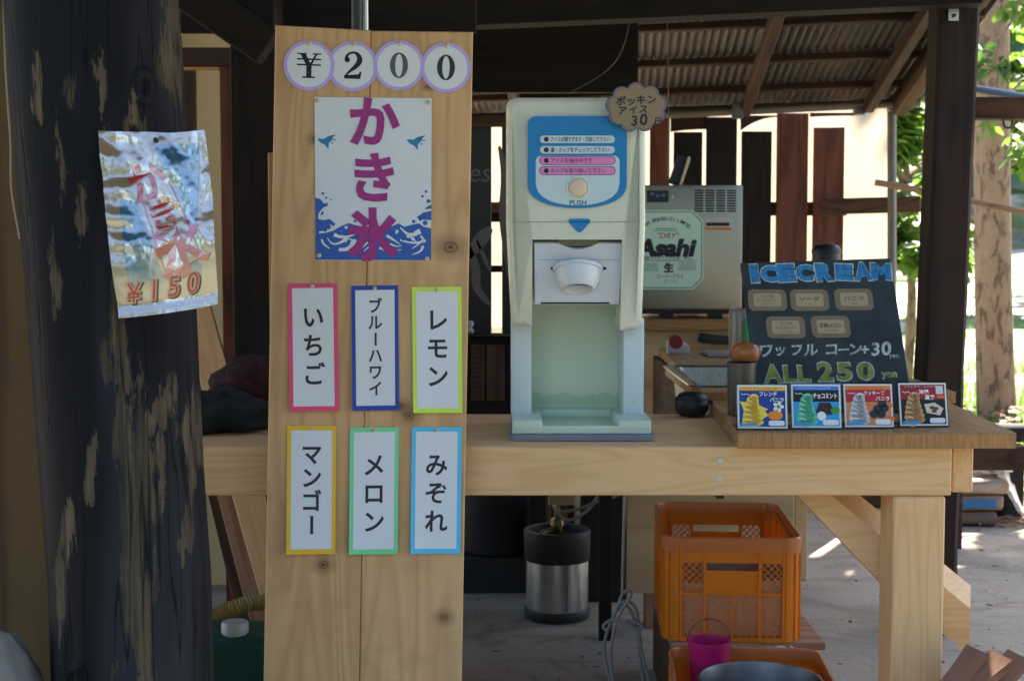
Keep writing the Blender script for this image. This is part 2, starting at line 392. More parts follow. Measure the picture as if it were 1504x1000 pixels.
# ------------------------------------------------------------------ lettering
_g = {}
def glyphs(s, bold=0.0):
    k = (s, bold)
    if k not in _g:
        cu = bpy.data.curves.new('glyph', 'FONT'); cu.body = s; cu.size = 1; cu.offset = bold; cu.resolution_u = 3
        o = bpy.data.objects.new('glyph', cu); C.objects.link(o)
        me = bpy.data.meshes.new_from_object(o.evaluated_get(bpy.context.evaluated_depsgraph_get()))
        vs = [tuple(v.co) for v in me.vertices]; fs = [tuple(p.vertices) for p in me.polygons]
        bpy.data.objects.remove(o); bpy.data.curves.remove(cu); bpy.data.meshes.remove(me)
        xs = [v[0] for v in vs]; ys = [v[1] for v in vs]
        _g[k] = (vs, fs, (min(xs), max(xs), min(ys), max(ys)))
    return _g[k]
def put(b, s, fm, cx, cy, h, bold=0.0, fit=None, shear=0.0, rot=0.0, sx=1.0, em=False):
    """a run of text centred at (cx, cy) on a sheet (metres); fm(x, y) gives the 3D point. h = letter height (em when em)"""
    vs, fs, bb = glyphs(s, bold)
    if em: r = glyphs('国')[2]; k = h; ox, oy = (r[0] + r[1]) / 2, (r[2] + r[3]) / 2
    else: k = h / (bb[3] - bb[2]); ox, oy = (bb[0] + bb[1]) / 2, (bb[2] + bb[3]) / 2
    kx = k * sx if fit is None else fit / (bb[1] - bb[0])
    c_, s_ = cos(rot), sin(rot); nv = []
    for x, y, _ in vs:
        X = (x - ox) * kx; Y = (y - oy) * k; X += shear * Y
        nv.append(b.bm.verts.new(fm(cx + X * c_ - Y * s_, cy + X * s_ + Y * c_)))
    for f in fs:
        try: b.bm.faces.new([nv[i] for i in f])
        except ValueError: pass
def vput(b, s, fm, cx, y0, h, step, bold=0, sx=1.0):
    for i, ch in enumerate(s):
        put(b, ch, fm, cx, y0 - i * step, h, bold, em=True, sx=sx, rot=(-pi / 2 if ch == 'ー' else 0))
def ribbon(b, pts, ws, fm, smooth=2):
    """flat stroke of varying width along 2D points"""
    P = [(Vector((p[0], p[1])), (ws[i] if hasattr(ws, '__len__') else ws)) for i, p in enumerate(pts)]
    for _ in range(smooth):
        q = [P[0]]
        for (a, wa), (c, wc) in zip(P, P[1:]): q += [(a * .75 + c * .25, wa * .75 + wc * .25), (a * .25 + c * .75, wa * .25 + wc * .75)]
        P = q + [P[-1]]
    L = []
    for i, (p, w_) in enumerate(P):
        t = P[min(i + 1, len(P) - 1)][0] - P[max(i - 1, 0)][0]
        if t.length < 1e-9: t = Vector((1, 0))
        t.normalize(); n = Vector((-t.y, t.x)) * w_ / 2
        L.append((b.bm.verts.new(fm(*(p + n))), b.bm.verts.new(fm(*(p - n)))))
    for (a, c), (d, e) in zip(L, L[1:]): b.bm.faces.new((a, c, e, d))
def blob(b, cx, cy, rx, ry, fm, n=24, rot=0.0):
    b.poly([fm(cx + rx * cos(t) * cos(rot) - ry * sin(t) * sin(rot), cy + rx * cos(t) * sin(rot) + ry * sin(t) * cos(rot)) for t in [2 * pi * i / n for i in range(n)]])
def shape(b, pts, fm): b.poly([fm(*p) for p in pts])
def rrect(x0, x1, y0, y1, r, n=5):
    out = []
    for cx, cy, a in ((x1 - r, y1 - r, 0), (x0 + r, y1 - r, 90), (x0 + r, y0 + r, 180), (x1 - r, y0 + r, 270)):
        out += [(cx + r * cos(R(a + 90 * i / n)), cy + r * sin(R(a + 90 * i / n))) for i in range(n + 1)]
    return out
def flat(Mx=None, off=.0004):
    """(x, z) on a local front plane, lifted off towards the viewer (-y)"""
    if Mx is None: return lambda x, y: Vector((x, -off, y))
    return lambda x, y: Mx @ Vector((x, -off, y))
# ------------------------------------------------------------------ the setting: ground, hills
def sst(a, b, x):
    t = max(0, min(1, (x - a) / (b - a))); return t * t * (3 - 2 * t)
def terr(x, y):
    z = sst(6.9, 8.6, y) * .22 + max(0, y - 8.6) * .022 + sst(38, 130, y) * 42
    z += .05 * mnoise.noise(Vector((x * .7, y * .7, 0))) * sst(6.9, 8.5, y)
    return z
b = B(); xs = [-300, -120, -60, -30, -15] + [-9 + i * .75 for i in range(25)] + [12, 16, 22, 30, 60, 120, 300]
ys = [-300, -100, -40, -15, -6, 0, 3, 5, 6.5] + [7 + .35 * i for i in range(20)] + [15, 18, 22, 28, 36, 44, 52, 62, 72, 84, 96, 110, 125, 140, 170]
g = [[b.bm.verts.new((x, y, terr(x, y))) for y in ys] for x in xs]
for i in range(len(xs) - 1):
    for j in range(len(ys) - 1): b.bm.faces.new((g[i][j], g[i + 1][j], g[i + 1][j + 1], g[i][j + 1]))
solo('ground', b, 'outside', None, None, kind='structure', smooth=60)
b = B(); b.surf(lambda u, v: Vector((-6 + 11.5 * u, 1.2 + 5.65 * v, .004)), 30, 30)
solo('concrete_floor', b, 'concrete', None, None, kind='structure')

# ------------------------------------------------------------------ log pillar
LOG_O = Vector((W(170, 500, 2.55).x, 2.55, 0))
CHAR_PATCH = [(198, 720, 30, 190), (205, 890, 24, 130), (262, 640, 22, 90), (215, 600, 32, 70), (136, 665, 14, 55), (84, 850, 12, 70), (100, 780, 14, 50),
              (165, 190, 20, 60), (108, 130, 14, 60), (60, 140, 14, 70), (95, 250, 16, 90), (125, 320, 14, 60), (195, 165, 20, 30), (240, 60, 26, 80),
              (255, 120, 10, 120), (150, 110, 14, 50), (228, 700, 10, 60), (75, 420, 12, 80), (285, 560, 10, 80), (178, 520, 16, 60), (260, 790, 9, 40), (205, 985, 40, 30)]
M['charred'] = charred()
b = B(); rs = []
for k in range(61):
    z = 2.5 * k / 60; py = 370 - (z - 1.25) * F / 2.55
    cx = 141 + 44 * max(-.5, min(1.0, py / 850)); r = 121 - 4 * py / 1000
    cX = (cx - 752) / F * 2.55; rr = r / F * 2.55
    rs.append([(cX + (rr + .006 * mnoise.noise(Vector((cos(a) * 2.2, sin(a) * 2.2, z * 1.7))) + .003 * mnoise.noise(Vector((cos(a) * 7, sin(a) * 7, z * .8)))) * cos(a),
                2.55 + (rr + .006 * mnoise.noise(Vector((cos(a) * 2.2, sin(a) * 2.2, z * 1.7)))) * sin(a), z) for a in [2 * pi * i / 72 for i in range(72)]])
b.rings(rs)
log = solo('log_pillar', b, 'charred', 'thick blackened log pillar with flaked tan patches at the left', 'pillar', LOG_O, smooth=60)
# knots: a raised collar round a dark eye
for kx, ky in ((233, 137), (142, 965)):
    p = W(kx, ky, 2.55); cxp = 141 + 44 * max(-.5, min(1.0, ky / 850)); rr = 121 / F * 2.55
    dx = p.x - (cxp - 752) / F * 2.55; yy = 2.55 - sqrt(max(0, rr * rr - dx * dx)) ; nrm = Vector((dx, yy - 2.55, 0)).normalized()
    Mk = zframe(Vector((p.x, yy, p.z)) - nrm * .004, Vector((p.x, yy, p.z)) + nrm, (0, 0, 1))
    b = B(); b.lathe([(.026, 0), (.020, .006), (.012, .0075), (.008, .003), (.001, .0015)], 20, Mk, sx=1.5)
    part('knot', b, 'charred', log, smooth=50, world=True)

# ------------------------------------------------------------------ laminated poster on the log
PM = Matrix.Translation(W(232, 330, 2.375)) @ Matrix.Rotation(R(-13), 4, 'X')
pc = [onP(PM, *p) for p in ((147, 195), (303, 195), (318, 445), (172, 466))]   # TL TR BR BL
PW, PH = .19, .30
def poster_y(u, v):
    y = .012 * (u - .5) ** 2 * 4 - .028 * sst(.50, .0, v) * (.45 - v) / .45
    k = sst(.24, .40, v)
    y += .0022 * sin(46 * v + 7 * u + 2.2 * sin(5 * u + 3 * v)) * sst(.75, .2, u) * k * (.5 + mnoise.noise(Vector((u * 4, v * 6, 9))))
    y += (.006 * mnoise.noise(Vector((u * 3.2, v * 4.5, 1.3))) + 0.0034 * mnoise.noise(Vector((u * 7 + v * 5, v * 8 - u * 3, 4.1)))) * k
    y += (.0008 * mnoise.noise(Vector((u * 17, v * 26, 2))) + .0003 * mnoise.noise(Vector((u * 40, v * 60, 7)))) * (.25 + .75 * k) + .006 * sst(.075, .0, v) + .0010 * mnoise.noise(Vector((u * 30, v * 6, 3))) * sst(.09, .03, v)
    return y
def pfm(off):
    def f(x, y):
        u, v = x / PW, y / PH; a = Vector(pc[3]).lerp(Vector(pc[2]), u); c = Vector(pc[0]).lerp(Vector(pc[1]), u); p = a.lerp(c, v)
        ue = u - .04 * sin(pi * v) * 0
        return Vector((p.x + .006 * sin(pi * v) * (u), -poster_y(u, v) - off, p.y))
    return f
lam = N('laminate_tan'); lam.done((.34, .235, .125, 1), .28); lam.set(lam.b, 'Coat Weight', 1.0); lam.set(lam.b, 'Coat Roughness', .17); lam.set(lam.b, 'Coat IOR', 3.4)
lam.bump(lam.noise(lam.coord(), 50, 3, .5), .10, .002); M['lam'] = lam.m
def lamcol(name, c, ior=3.4):
    m = N(name); m.done(c, .3); m.set(m.b, 'Coat Weight', 1.0); m.set(m.b, 'Coat Roughness', .17); m.set(m.b, 'Coat IOR', ior); m.bump(m.noise(m.coord(), 50, 3, .5), .10, .002); M[name] = m.m
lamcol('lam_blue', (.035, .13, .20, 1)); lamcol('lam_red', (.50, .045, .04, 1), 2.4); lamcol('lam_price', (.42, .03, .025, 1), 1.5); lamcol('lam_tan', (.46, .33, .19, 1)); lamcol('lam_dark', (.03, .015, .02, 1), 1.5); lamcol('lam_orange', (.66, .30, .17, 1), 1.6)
clear = N('laminate_edge'); clear.done((.62, .60, .56, 1), .2); M['lam_edge'] = clear.m
b = B(); f0 = pfm(0); b.surf(lambda u, v, o: f0(u * PW, v * PH) + Vector((0, .0006 - o, 0)), 70, 100, .0006)
pos = solo('laminated_poster', b, 'lam', 'creased glossy laminated price poster pinned to the log pillar, reading 150 yen', 'poster', PM, smooth=60, world=False)
def gridpoly(b, pts, fm, nx=36, ny=50):
    """subdivided quad pts = TL TR BR BL in paper metres"""
    a = [Vector((p[0], p[1])) for p in pts]
    def f(u, v):
        p = a[3].lerp(a[2], u).lerp(a[0].lerp(a[1], u), v); return fm(p.x, p.y)
    b.surf(f, nx, ny)
w_, h_ = PW, PH
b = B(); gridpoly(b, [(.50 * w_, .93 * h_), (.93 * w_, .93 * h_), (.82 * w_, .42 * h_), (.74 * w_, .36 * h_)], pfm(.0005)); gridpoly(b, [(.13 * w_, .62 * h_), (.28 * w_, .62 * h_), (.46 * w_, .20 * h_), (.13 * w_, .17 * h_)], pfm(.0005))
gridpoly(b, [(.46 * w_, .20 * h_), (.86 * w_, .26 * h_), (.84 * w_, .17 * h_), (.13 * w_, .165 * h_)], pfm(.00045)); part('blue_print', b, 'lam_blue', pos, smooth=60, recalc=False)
b = B(); gridpoly(b, [(.26 * w_, .84 * h_), (.60 * w_, .72 * h_), (.86 * w_, .27 * h_), (.50 * w_, .20 * h_)], pfm(.0008)); part('banner_print', b, 'lam_tan', pos, smooth=60, recalc=False)
b = B(); f = pfm(.0012)
for (x0, y0), (x1, y1) in (((.60, .72), (.86, .27)), ((.26, .82), (.50, .20)), ((.50, .20), (.86, .27))):
    ribbon(b, [(w_ * (x0 + (x1 - x0) * t / 12), h_ * (y0 + (y1 - y0) * t / 12)) for t in range(13)], .0026, f, 0)
put(b, 'か', f, .40 * w_, .72 * h_, .07, .03, em=True, rot=.3); put(b, 'き', f, .52 * w_, .53 * h_, .06, .02, em=True, rot=.3)
put(b, '氷', f, .66 * w_, .33 * h_, .095, .035, em=True, rot=.28); part('lettering', b, 'lam_red', pos, recalc=False)
b = B(); f = pfm(.0014)
for i, ch in enumerate('¥150'): put(b, ch, f, w_ * (.17 + .195 * i) + .002, h_ * (.125 + .006 * i) - .002, .034 + .001 * i, .075, shear=.2, sx=1.05)
part('price_shadow', b, 'lam_dark', pos, recalc=False)
b = B(); f = pfm(.0017)
for i, ch in enumerate('¥150'): put(b, ch, f, w_ * (.17 + .195 * i), h_ * (.125 + .006 * i), .033 + .001 * i, .06, shear=.2, sx=1.05)
part('price_outline', b, 'lam_orange', pos, recalc=False)
b = B(); f = pfm(.002)
for i, ch in enumerate('¥150'): put(b, ch, f, w_ * (.17 + .195 * i), h_ * (.125 + .006 * i), .030 + .001 * i, .0, shear=.2, sx=1.05)
part('price_lettering', b, 'lam_price', pos, recalc=False)
b = B(); p = pfm(0)(.52 * w_, .953 * h_); b.lathe([(.0045, 0), (.0045, .003), (.002, .005), (.0005, .0052)], 16, Matrix.Translation(p) @ Matrix.Rotation(pi / 2, 4, 'X')); part('pin', b, 'black', pos, smooth=40)

# ------------------------------------------------------------------ plank sign board leaning on the counter
bl, br, tl = W(386, 1000, 2.865), W(684, 1000, 2.895), W(401.5, 37, 2.955)
zx = (br - bl).normalized(); zz = (tl - bl).normalized(); zy = zz.cross(zx).normalized(); zz = zx.cross(zy)
Bd = Matrix((zx, zy, zz)).transposed().to_4x4(); Bd.translation = bl - zz * (bl.z / zz.z)
(x0, zt), (x1, zt2) = onP(Bd, 403, 37), onP(Bd, 691, 47)
xm = onP(Bd, 535, 600)[0]; xl, xr = onP(Bd, 396, 500)[0], onP(Bd, 687, 500)[0]
for kx, ky, kr in ((475, 829, .011), (652, 906, .010), (601, 610, .012), (662, 363, .016), (590, 596, .008), (463, 205, .008), (628, 128, .006), (440, 560, .006)):
    q = onP(Bd, kx, ky); BOARD_KNOTS.append((q[0], q[1], kr))
PK = BOARD_KNOTS
M['board_z'] = wood('board_planks', (.74, .455, .225, 1), (.50, .28, .12, 1), 'z', 34, 8, .55, fib=.4, ringw=.4, knots=False, dirt=.45, dirtcol=(.34, .185, .075, 1), at=PK)
sign = thing('sign_board', 'tall two-plank pale wooden board carrying the shaved ice signs', 'sign board', Bd)
for (a, c, za, zb) in ((xl, xm - .0005, zt, zt - .004), (xm + .0005, xr, zt - .005, zt2)):
    b = B(); b.prism([(a, 0.02), (c, 0.02), (c, zb), (a, za)], 0, .028, None, .0025, 1); part('plank', b, 'board_z', sign, Mp=Matrix())
b = B(); b.box(xl + .02, xr - .02, .0285, .055, .62, .70, None, .002, 1); b.box(xl + .02, xr - .02, .0285, .055, 1.50, 1.58, None, .002, 1); part('batten', b, 'board_x', sign)

def paper(name, pxs, w, h, label, cat, group=None, mat='paper', curl=.0, lift=.001, seed=0):
    """sheet on the sign board from its four photo corners (TL TR BR BL)"""
    cs = [Vector(onP(Bd, *p)) for p in pxs]; cen = sum(cs, Vector((0, 0))) / 4; Mp = Bd @ Matrix.Translation((cen.x, 0, cen.y)); cs = [c - cen for c in cs]
    rr = random.Random(seed); k1, k2 = rr.uniform(.4, 1), rr.uniform(.4, 1)
    def fm(off):
        def f(x, y):
            u, v = x / w, y / h; p = cs[3].lerp(cs[2], u).lerp(cs[0].lerp(cs[1], u), v)
            return Vector((p.x, -lift - off - curl * (k1 * (1 - v) ** 2 + k2 * .5 * (2 * u - 1) ** 2 * (1.2 - v)), p.y))
        return f
    b = B(); f0 = fm(0); b.surf(lambda u, v, o: f0(u * w, v * h) + Vector((0, -o, 0)), 8, 12, .0004)
    return solo(name, b, mat, label, cat, Mp, group, smooth=50, world=False), (lambda off: fm(off + .0005))
def sub(name, mat, parent, fn, off, fmf):
    b = B(); fn(b, fmf(off)); return part(name, b, mat, parent, recalc=False)
def pin(parent, at, r=.0045):
    b = B(); b.lathe([(r * .6, 0), (r, .002), (r, .005), (r * .7, .0075), (r * .2, .0082)], 16, Matrix.Translation(at) @ Matrix.Rotation(pi / 2, 4, 'X')); part('pin', b, 'pin', parent, smooth=50)

# price discs
M['lilac'] = col('#b9a3dd', 1.1)
discs = [(454, 97, 'yen', 0), (518, 98, '2', 1), (586, 97, '0', 2), (655, 100, '0', 3)]
dl = ['round lilac-edged price disc with the yen sign, at the left end of the row', 'round lilac-edged price disc with the black figure 2',
      'round lilac-edged price disc with the grey zero, beside the 2', 'round lilac-edged price disc with the dark zero, at the right end of the row']
fig = [col('#1c1a24'), col('#17151c'), col('#565a58'), col('#2b2c3c')]
for px, py, s, i in discs:
    c = Vector(onP(Bd, px, py)); r = .0525; Mp = Bd @ Matrix.Translation((c.x, -.001 - .0016 * (i % 2 == 0) - .0004 * i, c.y))
    b = B(); b.prism([(r * cos(t), r * sin(t)) for t in [2 * pi * k / 56 for k in range(56)]], -.0006, 0)
    d = solo('price_disc', b, 'lilac', dl[i], 'price disc', Mp, 'price discs on the sign board', world=False)
    b = B(); blob(b, 0, 0, r * .86, r * .86, flat(None, .0009), 48); part('white_face', b, 'paper', d, recalc=False)
    b = B(); f = flat(None, .0013); k = .0268
    if s == '0':
        n = 40; o = [(.70 * k * cos(t), k * sin(t)) for t in [2 * pi * j / n for j in range(n)]]; q = [(.29 * k * cos(t), .88 * k * sin(t)) for t in [2 * pi * j / n for j in range(n)]]
        vo = [b.bm.verts.new(f(*p)) for p in o]; vi = [b.bm.verts.new(f(*p)) for p in q]
        for j in range(n): b.bm.faces.new((vo[j], vo[(j + 1) % n], vi[(j + 1) % n], vi[j]))
    elif s == '2':
        ribbon(b, [(-.50 * k, .50 * k), (-.42 * k, .95 * k), (.25 * k, 1.12 * k), (.62 * k, .55 * k), (.30 * k, .0), (-.35 * k, -.5 * k), (-.58 * k, -.86 * k)], [.28 * k, .16 * k, .18 * k, .46 * k, .36 * k, .16 * k, .14 * k], f)
        blob(b, -.42 * k, .48 * k, .20 * k, .2 * k, f); shape(b, [(-.64 * k, -.98 * k), (.60 * k, -.98 * k), (.70 * k, -.42 * k), (.58 * k, -.42 * k), (.46 * k, -.62 * k), (-.64 * k, -.72 * k)], f)
    else:
        shape(b, [(-.20 * k, -.98 * k), (.20 * k, -.98 * k), (.20 * k, .0), (-.20 * k, .0)], f); shape(b, [(-.48 * k, -.98 * k), (.48 * k, -.98 * k), (.48 * k, -.86 * k), (-.48 * k, -.86 * k)], f)
        shape(b, [(-.72 * k, .95 * k), (-.30 * k, .95 * k), (.20 * k, .0), (-.20 * k, .0)], f); shape(b, [(.52 * k, .95 * k), (.68 * k, .95 * k), (.19 * k, .0), (.04 * k, .05 * k)], f)
        for (a, c_) in ((-.92, -.18), (.28, .92)): shape(b, [(a * k, .95 * k), (c_ * k, .95 * k), (c_ * k, .85 * k), (a * k, .85 * k)], f)
        for yy in (.42, -.02): shape(b, [(-.92 * k, (yy + .12) * k), (.92 * k, (yy + .12) * k), (.92 * k, yy * k), (-.92 * k, yy * k)], f)
    part('figure', b, fig[i], d, recalc=False); pin(d, (0, -.0006, r * .86), .005)

# main poster
kp, kf = paper('shaved_ice_poster', [(462, 143), (634, 145), (633, 383), (464, 382)], .25, .345, 'white poster with purple hiragana for shaved ice over blue waves', 'poster', curl=.0, seed=3)
M['wave'] = col('#2f5fae'); M['wine'] = col('#a02f7d'); M['bird'] = col('#2f7fae')
def K(px, py): return ((px - 463) / 171 * .25, (382.5 - py) / 239 * .345)
def waves(b, f):
    top = [(463, 291), (470, 293), (476, 300), (481, 298), (481, 303), (474, 306), (468, 318), (468, 323), (476, 324), (484, 322), (492, 329), (490, 333), (484, 330), (480, 336), (476, 342), (488, 340), (500, 333), (512, 328), (522, 331),
           (545, 336), (572, 334), (586, 328), (594, 333), (604, 330), (614, 328), (624, 333), (634, 335)]
    shape(b, [K(463, 382)] + [K(*p) for p in top] + [K(634, 382)], f)
    for p in ((474, 285, 2), (479, 291, 1.6), (486, 294, 1.3), (471, 313, 4), (626, 281, 2), (621, 288, 2), (630, 295, 3), (608, 325, 2.6), (618, 321, 3), (625, 327, 3.6), (521, 325, 2)): blob(b, *K(p[0], p[1]), p[2] * .25 / 171, p[2] * .345 / 239, f, 14)
    shape(b, [K(*p) for p in ((634, 309), (634, 323), (618, 322), (612, 319), (622, 312))], f); shape(b, [K(*p) for p in ((634, 300), (634, 306), (624, 307), (628, 303))], f)
sub('wave_print', 'wave', kp, waves, .0004, kf)
def foam(b, f):
    for pts, ws in (([(468, 342), (480, 341), (492, 336), (503, 330)], [3, 3, 3, 1]), ([(490, 345), (500, 349), (512, 348), (525, 343)], [6, 4, 3, 1]), ([(507, 333), (512, 341)], [5, 3]), ([(500, 340), (502, 346)], [4, 3]),
                    ([(472, 352), (474, 359), (484, 366)], [3, 3, 1]), ([(480, 350), (488, 360), (500, 357), (506, 352), (518, 356)], [1, 2.5, 3, 6, 8]), ([(497, 367), (508, 367), (516, 362), (522, 352)], [5, 5, 7, 4]),
                    ([(540, 356), (532, 364)], [3, 1]), ([(545, 360), (534, 369)], [3, 1]), ([(568, 346), (578, 352), (588, 359)], [4, 3, 1]), ([(573, 358), (582, 362), (590, 361)], [3, 2, 1]), ([(557, 364), (566, 368), (590, 367)], [4, 2, 1]),
                    ([(555, 353), (560, 357)], [4, 3]), ([(588, 352), (596, 355), (612, 357), (626, 353)], [3, 2.5, 3, 4]), ([(618, 346), (624, 352), (606, 365)], [3, 3, 1]), ([(622, 361), (619, 369), (606, 374)], [4, 3, 1]),
                    ([(588, 334), (596, 342), (604, 346), (618, 339)], [2, 3, 6, 8]), ([(584, 338), (582, 343)], [5, 3]), ([(474, 308), (469, 314), (468, 322)], [2, 3, 3]), ([(612, 352), (604, 350), (598, 346)], [5, 4, 4])):
        ribbon(b, [K(*p) for p in pts], [x * .00146 for x in ws], f)
sub('foam_print', 'paper', kp, foam, .0008, kf)
def spots(b, f):
    for p in ((482, 334, 3.5), (477, 338, 3), (500, 343, 3), (510, 339, 3), (593, 350, 3.6), (602, 352, 3), (613, 350, 3.5), (606, 339, 3), (616, 331, 3), (500, 362, 3), (512, 355, 3)): blob(b, *K(p[0], p[1]), p[2] * .00146, p[2] * .00146, f, 14)
sub('spray_print', 'wave', kp, spots, .0012, kf)
def birds(b, f):
    for ox in (480, 611):
        shape(b, [K(ox + a, 208 + c) for a, c in ((-14, -2), (-10, -4), (-4, -3), (2, -7), (14, -10), (9, -5), (7, 0), (3, 3), (3, 12), (-3, 5), (-8, 3), (-11, 0))], f)
        ribbon(b, [K(ox + 3, 206), K(ox + 10, 205)], .0022, f, 0); ribbon(b, [K(ox + 4, 203), K(ox + 11, 200)], .002, f, 0); blob(b, *K(ox + 8, 211), .002, .002, f, 10); blob(b, *K(ox + 12, 206), .002, .002, f, 10)
sub('bird_print', 'bird', kp, birds, .0004, kf)
def kana(b, f):
    put(b, 'か', f, *K(549, 180), .113, .034, em=True, sx=.98); put(b, 'き', f, *K(549, 262), .113, .034, em=True, sx=.98); put(b, '氷', f, *K(547, 346), .113, .044, em=True, sx=.92)
sub('lettering', 'wine', kp, kana, .0016, kf)
for p in ((467, 149), (629, 150), (628, 380), (468, 376)): pin(kp, kf(0)(*K(*p)), .0048)

# flavour labels
labs = [('いちご', '#f0507f', [(423, 417), (495, 416), (498, 603), (426, 604)], 'pink-edged flavour label reading strawberry in hiragana', (0, 3, 480, 510, 541, 34)),
        ('ブルーハワイ', '#2446a8', [(516, 420), (585, 419), (586, 602), (518, 603)], 'dark-blue-edged flavour label reading blue hawaii in katakana', None),
        ('レモン', '#d4f25a', [(605, 422), (678, 421), (679, 606), (607, 606)], 'lime-edged flavour label reading lemon in katakana', None),
        ('マンゴー', '#f2c22e', [(422, 625), (494, 625), (493, 812), (421, 813)], 'yellow-edged flavour label reading mango in katakana', None),
        ('メロン', '#7de0a4', [(514, 628), (586, 627), (584, 812), (513, 813)], 'mint-green-edged flavour label reading melon in katakana', None),
        ('みぞれ', '#58c8f2', [(605, 627), (678, 627), (676, 812), (603, 812)], 'sky-blue-edged flavour label reading sleet in hiragana', None)]
for i, (t, hx, px, lb, _) in enumerate(labs):
    lw, lh = .104, .268
    o, fm = paper('flavour_label', px, lw, lh, lb, 'flavour label', 'flavour labels pinned on the sign board', col(hx, .95), curl=.008, seed=20 + i)
    b = B(); m_ = .0085; gridpoly(b, [(m_, lh - m_ - .001), (lw - m_, lh - m_ - .001), (lw - m_, m_ + .002), (m_, m_ + .002)], fm(.0004), 8, 12); part('white_face', b, 'paper', o, recalc=False)
    b = B(); f = fm(.0008); n = len(t)
    if n == 3: vput(b, t, f, lw * .5, lh * (.735 if i in (0, 2) else .70), .0505, .060, .022, .96)
    elif n == 4: vput(b, t, f, lw * .5, lh * .775, .047, .049, .024, .96)
    else: vput(b, t, f, lw * .50, lh * .835, .0345, .0355, .022, .95)
    part('lettering', b, 'ink', o, recalc=False); p = fm(0)(lw * .5, lh - .006); pin(o, p, .0042)

# ------------------------------------------------------------------ serving counter
ZT = .833
xL, xR = -.90, W(1398, 690, 3.0).x
ct = thing('serving_counter', 'pale timber serving counter with a heavy front beam and square leg', 'counter', (0, 3.0, 0))
timber('front_beam', (xL, 3.03, ZT - .053), (xR, 3.03, ZT - .053), .106, .06, 'pine_z', ct, (0, 0, 1), .003)
for k, (ya, yb) in enumerate(((3.061, 3.245), (3.248, 3.43), (3.433, 3.62))):
    timber('deck_plank', (xL, (ya + yb) / 2, ZT - .0165), (.98, (ya + yb) / 2, ZT - .0165), .03, yb - ya, 'pine_z', ct, (0, 0, 1), .002)
lx = (W(1311, 850, 3.0).x + W(1387, 850, 3.0).x) / 2; lwid = W(1387, 850, 3.0).x - W(1311, 850, 3.0).x
timber('leg', (lx, 3.056, .004), (lx, 3.056, ZT - .108), lwid, .11, 'pine_z', ct, (1, 0, 0), .004)
timber('leg', (-.82, 3.056, .004), (-.82, 3.056, ZT - .108), lwid, .11, 'pine_z', ct, (1, 0, 0), .004)
timber('side_beam', (W(1412, 690, 3.05).x, 3.04, ZT - .054), (W(1412, 690, 3.05).x, 3.62, ZT - .054), .046, .104, 'pine_z', ct, (1, 0, 0), .003)
pA, pB = W(1150, 700, 3.17), W(1426, 925, 3.17)
b = B(); y0_, y1_ = 3.115, 3.205
q = [(1164, 720), (1212, 720), (1425, 893), (1425, 962), (1310, 872)]
fr_ = [Vector((W(x, y, y0_).x, y0_, W(x, y, y0_).z)) for x, y in q]; b.rings([fr_, [p + Vector((.030, y1_ - y0_, .030)) if i in (1, 2) else p + Vector((.0, y1_ - y0_, 0)) for i, p in enumerate(fr_)]]); part('brace', b, 'pine_x', ct, world=True)
for px, py in ((1058, 677), (1057, 705)):
    p = W(px, py, 3.0); b = B(); b.lathe([(.0065, 0), (.0062, .0012), (.003, .0016), (.0028, .0004), (.0005, .0003)], 16, Matrix.Translation(p) @ Matrix.Rotation(pi / 2, 4, 'X')); part('screw', b, 'steelwhite', ct, smooth=40, world=True)
    if px > 1300: pass
# counter board lying on the right of the deck
xa, xb = W(1083, 645, 2.965).x, W(1492, 640, 2.965).x
b = B(); b.prism([(xa, 2.962), (xb, 2.962), (xb + .05, 3.62), (xa + .035, 3.62)], -.0165, .0165, Matrix(((1, 0, 0, 0), (0, 0, 1, 0), (0, 1, 0, 0), (0, 0, 0, 1))), .002, 1)
b.xf(Matrix.Translation((0, 0, ZT + .0175)))
solo('table_board', b, 'oiled_y', 'oiled brown wide board lying on the right end of the counter', 'board', (xa, 3.0, ZT + .001))
ZB = ZT + .0345
tbo = [o for o in C.objects if o.name == 'table_board'][0]
b = B(); b.box(xa + .001, xb - .001, 2.9605, 2.9625, ZT + .0025, ZT + .0325); part('end_grain', b, wood('end_grain', (.50, .27, .11, 1), (.27, .125, .045, 1), 'z', 30, 26, .5, fib=.5, ringw=.4, knots=False), tbo, world=True)
# ------------------------------------------------------------------ shaved ice machine
MO = W(853, 648, 3.11); MO.z = ZT
Mm = Matrix.Translation(MO)
def ml(px, py, y=0.0):
    return onP(Mm @ Matrix.Translation((0, y, 0)), px, py)
ice = thing('ice_machine', 'cream soft ice dispenser with a blue push panel standing on the counter', 'ice machine', Mm)
def arcpts(cx, cy, r, a0, a1, n=6): return [(cx + r * cos(R(a0 + (a1 - a0) * i / n)), cy + r * sin(R(a0 + (a1 - a0) * i / n))) for i in range(n + 1)]
L0, T0 = ml(743, 141); R0, _ = ml(950, 141); Lb, zlb = ml(750, 481); Rb, zrb = ml(947, 487); iL, iz = ml(782, 352); iR, _ = ml(914, 352)
out = [(Lb + .016, zlb), (iL, zlb), (iL, iz), (iR, iz), (iR, zrb), (Rb - .02, zrb)] + arcpts(Rb - .02, zrb + .02, .02, -90, -10) + [(R0, ml(950, 330)[1])]
out += arcpts(R0 - .022, T0 - .022, .022, 0, 90) + arcpts(L0 + .024, T0 - .024, .024, 90, 180) + [(L0, ml(743, 330)[1])] + arcpts(Lb + .018, zlb + .018, .018, 190, 270)
